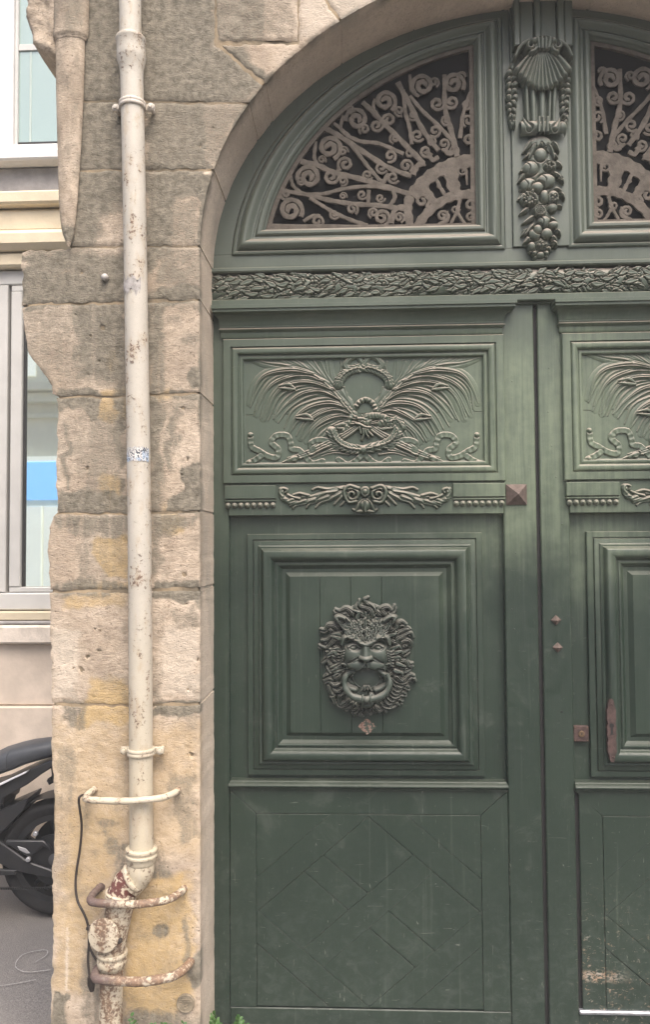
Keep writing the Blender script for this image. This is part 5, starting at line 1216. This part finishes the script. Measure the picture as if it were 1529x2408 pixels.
# ------------------------------------------------------------------ neighbouring house set back on the left
YB = 1.60
house = thing('neighbouring_house', (-2.4, YB, 0), 'cream rendered house front with white framed windows behind the broken wall end', 'house')
def bz(v, Y=YB): return px(70, v, Y)[1]
def bx(u, Y=YB): return px(u, 1204, Y)[0]
MAT_CREAM = simple('cream_render', (.60, .52, .38), .85, 0, .10, 5, .2, .0015)
MAT_SILL = simple('pale_sill_stone', (.62, .55, .47), .85, 0, .15, 14, .2, .002)
MAT_PLASTER = simple('dirty_pale_plaster', (.66, .56, .46), .9, 0, .14, 4, .2, .002)
MAT_ZINC = simple('grey_zinc_apron', (.29, .275, .265), .6, 0, .2, 8, .4)
MAT_WHITE = simple('white_window_paint', (.70, .69, .67), .45, 0, .06, 6, .4)
MAT_GREYW = simple('grey_window_paint', (.52, .51, .48), .45, 0, .06, 6, .4)
MAT_GASK = simple('dark_gasket', (.03, .03, .03), .6)
k = M('reflecting_glass'); k.b.inputs['Base Color'].default_value = (.84, .90, .84, 1); k.b.inputs['Metallic'].default_value = .92; k.b.inputs['Roughness'].default_value = .02
MAT_GLASS = k.m
k = M('teal_tinted_glass'); k.b.inputs['Base Color'].default_value = (.27, .37, .33, 1); k.b.inputs['Roughness'].default_value = .05; k.b.inputs['IOR'].default_value = 2.4
MAT_TEAL = k.m
HX0, HX1 = -5.2, -1.05
def hb(name, v1, v0, out, mat, x0=HX0, x1=HX1, parent=None, b=.006, back=.12):
    """horizontal band between photo heights v1 (top) and v0 (bottom), standing 'out' metres proud"""
    return MB().box(x0, x1, YB-out, YB+back, bz(v0), bz(v1), b).build(name, mat, parent or house)
zt = 6.2
hb('plinth', 1660, 2110, .03, MAT_PLASTER)
hb('wall_face', 1514, 1658, .0, MAT_PLASTER)
s = hb('sill_course', 1468, 1512, .06, MAT_SILL, b=.012); hb('sill_edge', 1459, 1467, .045, MAT_ZINC, parent=None); hb('sill_bed', 1437, 1458, .03, MAT_CREAM)
hb('lintel_band', 600, 632, .05, MAT_CREAM, b=.01); hb('cornice', 552, 598, .10, MAT_CREAM, b=.03); hb('cove', 494, 551, .03, MAT_CREAM, b=.02); hb('cornice', 461, 492, .08, MAT_CREAM, b=.012)
hb('apron', 388, 459, -.03, MAT_ZINC); hb('window_board', 362, 386, .06, MAT_WHITE, b=.01)
MB().box(HX0, HX1, YB+.12, YB+.4, -.02, zt, .01).build('wall_core', MAT_PLASTER, house)
MB().box(HX0, bx(-260), YB-.02, YB+.12, bz(361), zt, .01).build('wall_pier', MAT_CREAM, house)
MB().box(HX0, bx(-260), YB-.02, YB+.12, bz(1436), bz(633), .01).build('wall_pier', MAT_CREAM, house)
# upper window
win = MB().box(bx(-258), bx(20), YB+.0, YB+.06, bz(360), bz(-900), .006).build('window_frame', MAT_WHITE, house)
MB().box(bx(20.6), HX1, YB+.004, YB+.06, bz(360), bz(337), .006).build('window_rail', MAT_WHITE, win)
MB().box(bx(20.6), bx(28), YB+.02, YB+.05, bz(336.5), bz(-900), .003).build('glazing_bead', MAT_GREYW, win)
MB().box(bx(28.2), HX1, YB+.034, YB+.05, bz(336.5), bz(326), .002).build('gasket', MAT_GASK, win)
MB().box(bx(28.2), HX1, YB+.04, YB+.05, bz(325.8), bz(-900), .001).build('pane', MAT_TEAL, win)
MAT_INN = simple('pale_teal_inner_frame', (.40, .47, .43), .5, 0, .05, 6)
for u in (54, 126): MB().box(bx(u), bx(u+5), YB+.037, YB+.0395, bz(325.5), bz(111), .001).build('inner_stile', MAT_INN, win)
MB().box(bx(28.2), HX1, YB+.03, YB+.044, bz(110), bz(95), .002).build('inner_rail', MAT_GREYW, win)
# lower window
win = MB().box(bx(-258), HX1, YB+.0, YB+.06, bz(1435), bz(1394), .008).build('window_frame', MAT_GREYW, house)
MB().box(bx(-258), HX1, YB+.004, YB+.06, bz(668), bz(634), .006).build('window_head', MAT_GREYW, win)
MB().box(bx(-258), bx(13), YB+.0, YB+.06, bz(1393), bz(669), .005).build('window_post', MAT_GREYW, win)
MB().box(bx(13.3), bx(19.7), YB+.04, YB+.06, bz(1393), bz(669), .001).build('post_groove', MAT_GASK, win)
sash = MB().box(bx(20), bx(46), YB+.004, YB+.06, bz(1380), bz(684), .005).build('sash', MAT_GREYW, win)
MB().box(bx(20), HX1, YB+.008, YB+.06, bz(1393), bz(1381), .004).build('sash_rail', MAT_GREYW, win)
MB().box(bx(20), HX1, YB+.008, YB+.06, bz(683.5), bz(669.5), .004).build('sash_rail', MAT_GREYW, win)
MB().box(bx(46.3), bx(51), YB+.03, YB+.06, bz(1380), bz(684), .001).build('gasket', MAT_GASK, win)
MB().box(bx(51.3), HX1, YB+.045, YB+.06, bz(1380.5), bz(684), .001).build('pane', MAT_GLASS, win)
# ------------------------------------------------------------------ house across the street, mirrored in the panes
YO = -8.0; YV = 2*(YB+.045)-YO
far = thing('facing_house', (-4, YO, 0), 'pale house with a blue sign, seen only mirrored in the lower left window pane', 'house')
MAT_OW = simple('facing_wall', (.78, .74, .6), .85, 0, .08, 2)
MAT_OW2 = simple('facing_trim', (.78, .74, .58), .8, 0, .06, 2)
MAT_BLUE = simple('blue_sign_glow', (.16, .42, .80), .5, 0, .05, 1)
MAT_WPANEL = simple('white_panel_glow', (.8, .8, .76), .6, 0, .05, 2)
for m_, c_, e_ in ((MAT_BLUE, (.16, .42, .88), .6), (MAT_WPANEL, (.9, .9, .82), .3)):      # glow added to brighten the mirrored sign, panels and frames
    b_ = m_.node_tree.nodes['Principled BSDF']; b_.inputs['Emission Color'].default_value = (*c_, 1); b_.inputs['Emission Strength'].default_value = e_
oz = lambda v: px(90, v, YV)[1]
ox = lambda u: px(u, 1204, YV)[0]
TOPZ = 7.6
MB().box(-9.5, -3.2, YO-.5, YO, -.02, TOPZ, .02).build('wall', MAT_OW, far)
def ob(name, u0, u1, v1, v0, out, mat, par=None): return MB().box(u0, u1, YO, YO+out, oz(v0), oz(v1), .01).build(name, mat, par or far)
ob('cornice', -9.6, -3.1, 905, 925, .35, MAT_OW2); ob('cornice', -9.55, -3.15, 928, 950, .22, MAT_OW2); ob('string_course', -9.5, -3.2, 975, 985, .1, MAT_OW2)
ob('window_frame', ox(40), ox(82), 740, 885, .06, MAT_WPANEL)
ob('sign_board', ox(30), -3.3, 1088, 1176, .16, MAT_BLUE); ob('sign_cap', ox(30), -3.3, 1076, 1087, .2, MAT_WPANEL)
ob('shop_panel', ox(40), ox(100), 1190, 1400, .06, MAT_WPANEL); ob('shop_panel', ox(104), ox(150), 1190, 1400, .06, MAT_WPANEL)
for i in range(2):
    x = -8.9+i*3.9
    f_ = MB().box(x, x+1.2, YO, YO+.05, 4.2, 6.3, .01).build('window_frame', MAT_WPANEL, far); MB().box(x+.1, x+1.1, YO+.05, YO+.055, 4.3, 6.2, .001).build('pane', MAT_GLASS, f_)
# ------------------------------------------------------------------ motorcycle parked behind the wall end
YM = 1.14
hub = px(140, 2008, YM)
WR = .285
bx0, bz0 = hub[0], WR+.004
bike = thing('motorcycle', (bx0, YM, 0), 'black motorcycle parked behind the wall end, its tail and rear wheel showing', 'motorcycle')
MAT_TYRE = simple('tyre_rubber', (.013, .013, .014), .75, 0, .2, 60, .3, .0008)
MAT_BLK = simple('satin_black_plastic', (.017, .018, .02), .42, 0, .15, 8, .5)
MAT_DKM = simple('dark_painted_metal', (.027, .028, .031), .4, .4, .15, 20, .5)
MAT_SEAT = simple('grey_seat_vinyl', (.05, .055, .063), .5, 0, .1, 30, .45, .0006)
MAT_SILV = simple('silver_trim', (.35, .35, .36), .4, .3, .05)
MAT_ALU = simple('grey_alloy', (.10, .10, .105), .5, .5, .1, 20)
lx = lambda x: bx0+(x-411)*.000722
lz_ = lambda y: bz0+(800-y)*.000722
def ring(mb, c, R, prof, n=44):
    """revolve (axial, radial) profile about the Y axis at c"""
    L = [[(c[0]+(R+r)*math.cos(2*PI*k/n), c[1]+a, c[2]+(R+r)*math.sin(2*PI*k/n)) for k in range(n)] for a, r in prof+[prof[0]]]
    return mb.loft(L, False, False)
def wheel(cx, wd, name='wheel'):
    c = (cx, YM, bz0); w_ = MB()
    ring(w_, c, WR-.10, [(-wd*.36, .0), (-wd*.38, .03), (-wd*.30, .034), (-wd*.25, .012), (wd*.25, .012), (wd*.30, .034), (wd*.38, .03), (wd*.36, 0)]); rim = w_.build(name, MAT_DKM, bike, 40)
    t = MB(); ring(t, c, WR-.07, [(-wd*.38, 0), (-wd*.5, .03), (-wd*.46, .05), (-wd*.28, .064), (0, .070), (wd*.28, .064), (wd*.46, .05), (wd*.5, .03), (wd*.38, 0)]); t.build('tyre', MAT_TYRE, rim, 50)
    s = MB()
    for i in range(5):
        a = 2*PI*i/5+.4
        for da in (-.16, .16): s.tube([(cx+.03*math.cos(a), YM, bz0+.03*math.sin(a)), (cx+(WR-.10)*math.cos(a+da), YM, bz0+(WR-.10)*math.sin(a+da))], .011, 8)
    s.build('spokes', MAT_DKM, rim, 40)
    MB().lathe((cx, YM-wd*.55, bz0), (0, 1, 0), [(0, .018), (.01, .04), (wd*1.0, .04), (wd*1.1, .018)], 20).build('hub', MAT_ALU, rim, 40)
    MB().lathe((cx, YM-wd*.5, bz0), (0, 1, 0), [(0, .05), (.003, .125), (.006, .125), (.008, .05)], 30).build('brake_disc', MAT_DKM, rim, 40)
    return rim
rw = wheel(bx0, .13); MB().lathe((bx0, YM+.07, bz0), (0, 1, 0), [(0, .06), (.004, .165), (.009, .165), (.012, .06)], 36).build('sprocket', MAT_BLK, rw, 40)
wheel(bx0-1.30, .11)
def slab(name, pts, y0, y1, mat, b=.006, label=None):
    return MB().board([(lx(x), lz_(y)) for x, y in pts], YM+y1, YM+y0, b).build(name, mat, bike, 40, label)
# seat: lofted cross sections along the bike
def loftx(name, rows, mat, par=None, lab=None):
    """rows: (x, z low, z high, half width) -> rounded body"""
    L = []
    for x, z0, z1, hw in rows:
        r = []
        for k in range(20):
            a = 2*PI*k/20; ca_, sa = math.cos(a), math.sin(a)
            r.append((x, YM+hw*math.copysign(abs(ca_)**.6, ca_), (z0+z1)/2+(z1-z0)/2*math.copysign(abs(sa)**.7, sa)))
        L.append(r)
    return MB().loft(L, True, True).build(name, mat, par or bike, 50, lab)
loftx('seat', [(lx(-640), lz_(240), lz_(190), .07), (lx(-560), lz_(260), lz_(150), .11), (lx(-300), lz_(255), lz_(130), .13), (lx(-60), lz_(255), lz_(110), .12), (lx(0), lz_(240), lz_(80), .12), (lx(100), lz_(205), lz_(50), .115)], MAT_SEAT)
loftx('pillion_pad', [(lx(103), lz_(205), lz_(48), .115), (lx(200), lz_(165), lz_(25), .11), (lx(345), lz_(125), lz_(6), .095), (lx(450), lz_(100), lz_(-4), .07), (lx(520), lz_(70), lz_(0), .04)], MAT_SEAT)
slab('tail_fairing', [(-200, 430), (-40, 420), (60, 425), (75, 370), (240, 280), (330, 215), (480, 120), (480, 90), (345, 140), (150, 225), (0, 295), (-200, 350)], -.10, .10, MAT_BLK)
MAT_WSTR = simple('white_stripe', (.62, .62, .64), .4, 0, .03)
slab('side_stripe', [(-60, 300), (0, 293), (252, 180), (246, 192), (100, 262), (0, 312), (-60, 335)], -.124, -.098, MAT_WSTR, .002)
slab('tail_underside', [(-60, 470), (40, 468), (60, 425), (20, 400), (-60, 400)], -.07, .07, MAT_BLK)
slab('plate_hanger', [(345, 150), (470, 100), (500, 130), (420, 200), (380, 300), (340, 320), (322, 292), (330, 276), (345, 285), (358, 250)], -.02, .02, MAT_BLK)
slab('hugger', [(-40, 500), (0, 478), (228, 383), (232, 392), (205, 462), (70, 600), (0, 640), (-40, 640)], -.085, .085, MAT_BLK)
mb = MB(); L = []
for i in range(16):
    a = math.radians(150-i*6); R_ = WR+.018; L.append([(bx0+R_*math.cos(a), YM+y, bz0+R_*math.sin(a)) for y in (-.075, 0, .075)])
mb.loft(L, False, False, False); mb.build('rear_mudguard', MAT_BLK, bike, 60)
for y in (-.095, .085): slab('swingarm', [(-420, 560), (-300, 540), (0, 605), (40, 660), (250, 800), (400, 850), (430, 800), (440, 760), (455, 830), (420, 905), (250, 880), (120, 850), (0, 790), (-420, 640)], y, y+.02, MAT_DKM, .005)
slab('swingarm_brace', [(95, 655), (350, 655), (400, 700), (400, 720), (350, 690), (270, 760), (240, 760), (120, 690), (90, 680)], -.10, -.082, MAT_DKM, .004)
slab('chain_guard', [(-100, 840), (170, 850), (160, 880), (-100, 890)], -.105, -.09, MAT_BLK, .003)
mb = MB()
for i in range(70):
    x = -420+i*12; mb.box(lx(x-4), lx(x+4), YM-.092, YM-.080, lz_(982+6*math.sin(i*.05)), lz_(968+6*math.sin(i*.05)), .001)
ch = mb.build('chain', MAT_BLK, bike, 30); ch['kind'] = 'stuff'
for x, y in ((300, 605), (252, 775)): MB().lathe((lx(x), YM-.098, lz_(y)), (0, -1, 0), [(0, .012), (.012, .012), (.015, .008)], 12).build('bolt', MAT_SILV, bike, 30)
slab('silver_link', [(175, 690), (230, 705), (262, 735), (240, 738), (190, 715)], -.104, -.098, MAT_SILV, .001)
mb = MB().tube([(lx(-700), YM-.12, lz_(900)), (lx(-300), YM-.15, lz_(880)), (lx(-100), YM-.16, lz_(800)), (lx(0), YM-.16, lz_(760))], [.03, .035, .045, .045], 14); mb.build('exhaust', MAT_DKM, bike, 50)
# forward half, outside the picture
loftx('fuel_tank', [(lx(-1250), .76, .90, .07), (lx(-1150), .72, .98, .13), (lx(-900), .70, .98, .14), (lx(-680), .70, .86, .09)], MAT_BLK)
loftx('engine', [(lx(-1150), .30, .55, .10), (lx(-1050), .24, .66, .15), (lx(-700), .24, .62, .15), (lx(-600), .32, .52, .11)], MAT_DKM)
mb = MB()
for y in (-.09, .09): mb.tube([(bx0-1.30, YM+y, bz0), (bx0-1.06, YM+y, .92)], .022, 10)
mb.build('fork', MAT_ALU, bike, 50)
mb = MB().tube([(bx0-.98, YM-.36, 1.0), (bx0-1.03, YM-.2, 1.04), (bx0-1.05, YM, 1.0), (bx0-1.03, YM+.2, 1.04), (bx0-.98, YM+.36, 1.0)], .013, 10); mb.build('handlebar', MAT_DKM, bike, 50)
MB().lathe((bx0-1.12, YM, .90), (-1, 0, 0), [(0, .05), (.05, .09), (.10, .09), (.11, .07)], 20).build('headlight', MAT_SILV, bike, 40)
mb = MB().tube([(bx0-1.05, YM-.1, .86), (bx0-.75, YM-.12, .62), (bx0-.45, YM-.12, .36)], .02, 10).tube([(bx0-.95, YM+.1, .84), (bx0-.5, YM+.1, .70), (bx0-.05, YM+.08, .80)], .018, 10); mb.build('frame', MAT_DKM, bike, 50)

# ------------------------------------------------------------------ thin scattering volume added to stand in for lens veil
k = bpy.data.materials.new('lens_veil_haze'); k.use_nodes = True; t_ = k.node_tree; t_.nodes.remove(t_.nodes['Principled BSDF'])
pv = t_.nodes.new('ShaderNodeVolumePrincipled'); pv.inputs['Density'].default_value = .0075; pv.inputs['Color'].default_value = (.97, .97, .95, 1)
t_.links.new(pv.outputs[0], t_.nodes['Material Output'].inputs['Volume'])
hz = MB().box(-17, 13, -9.2, 15, -1.0, 8.4, .0); hz = hz.build('haze', k, None, 0); tag(hz, None, None, None, 'stuff')
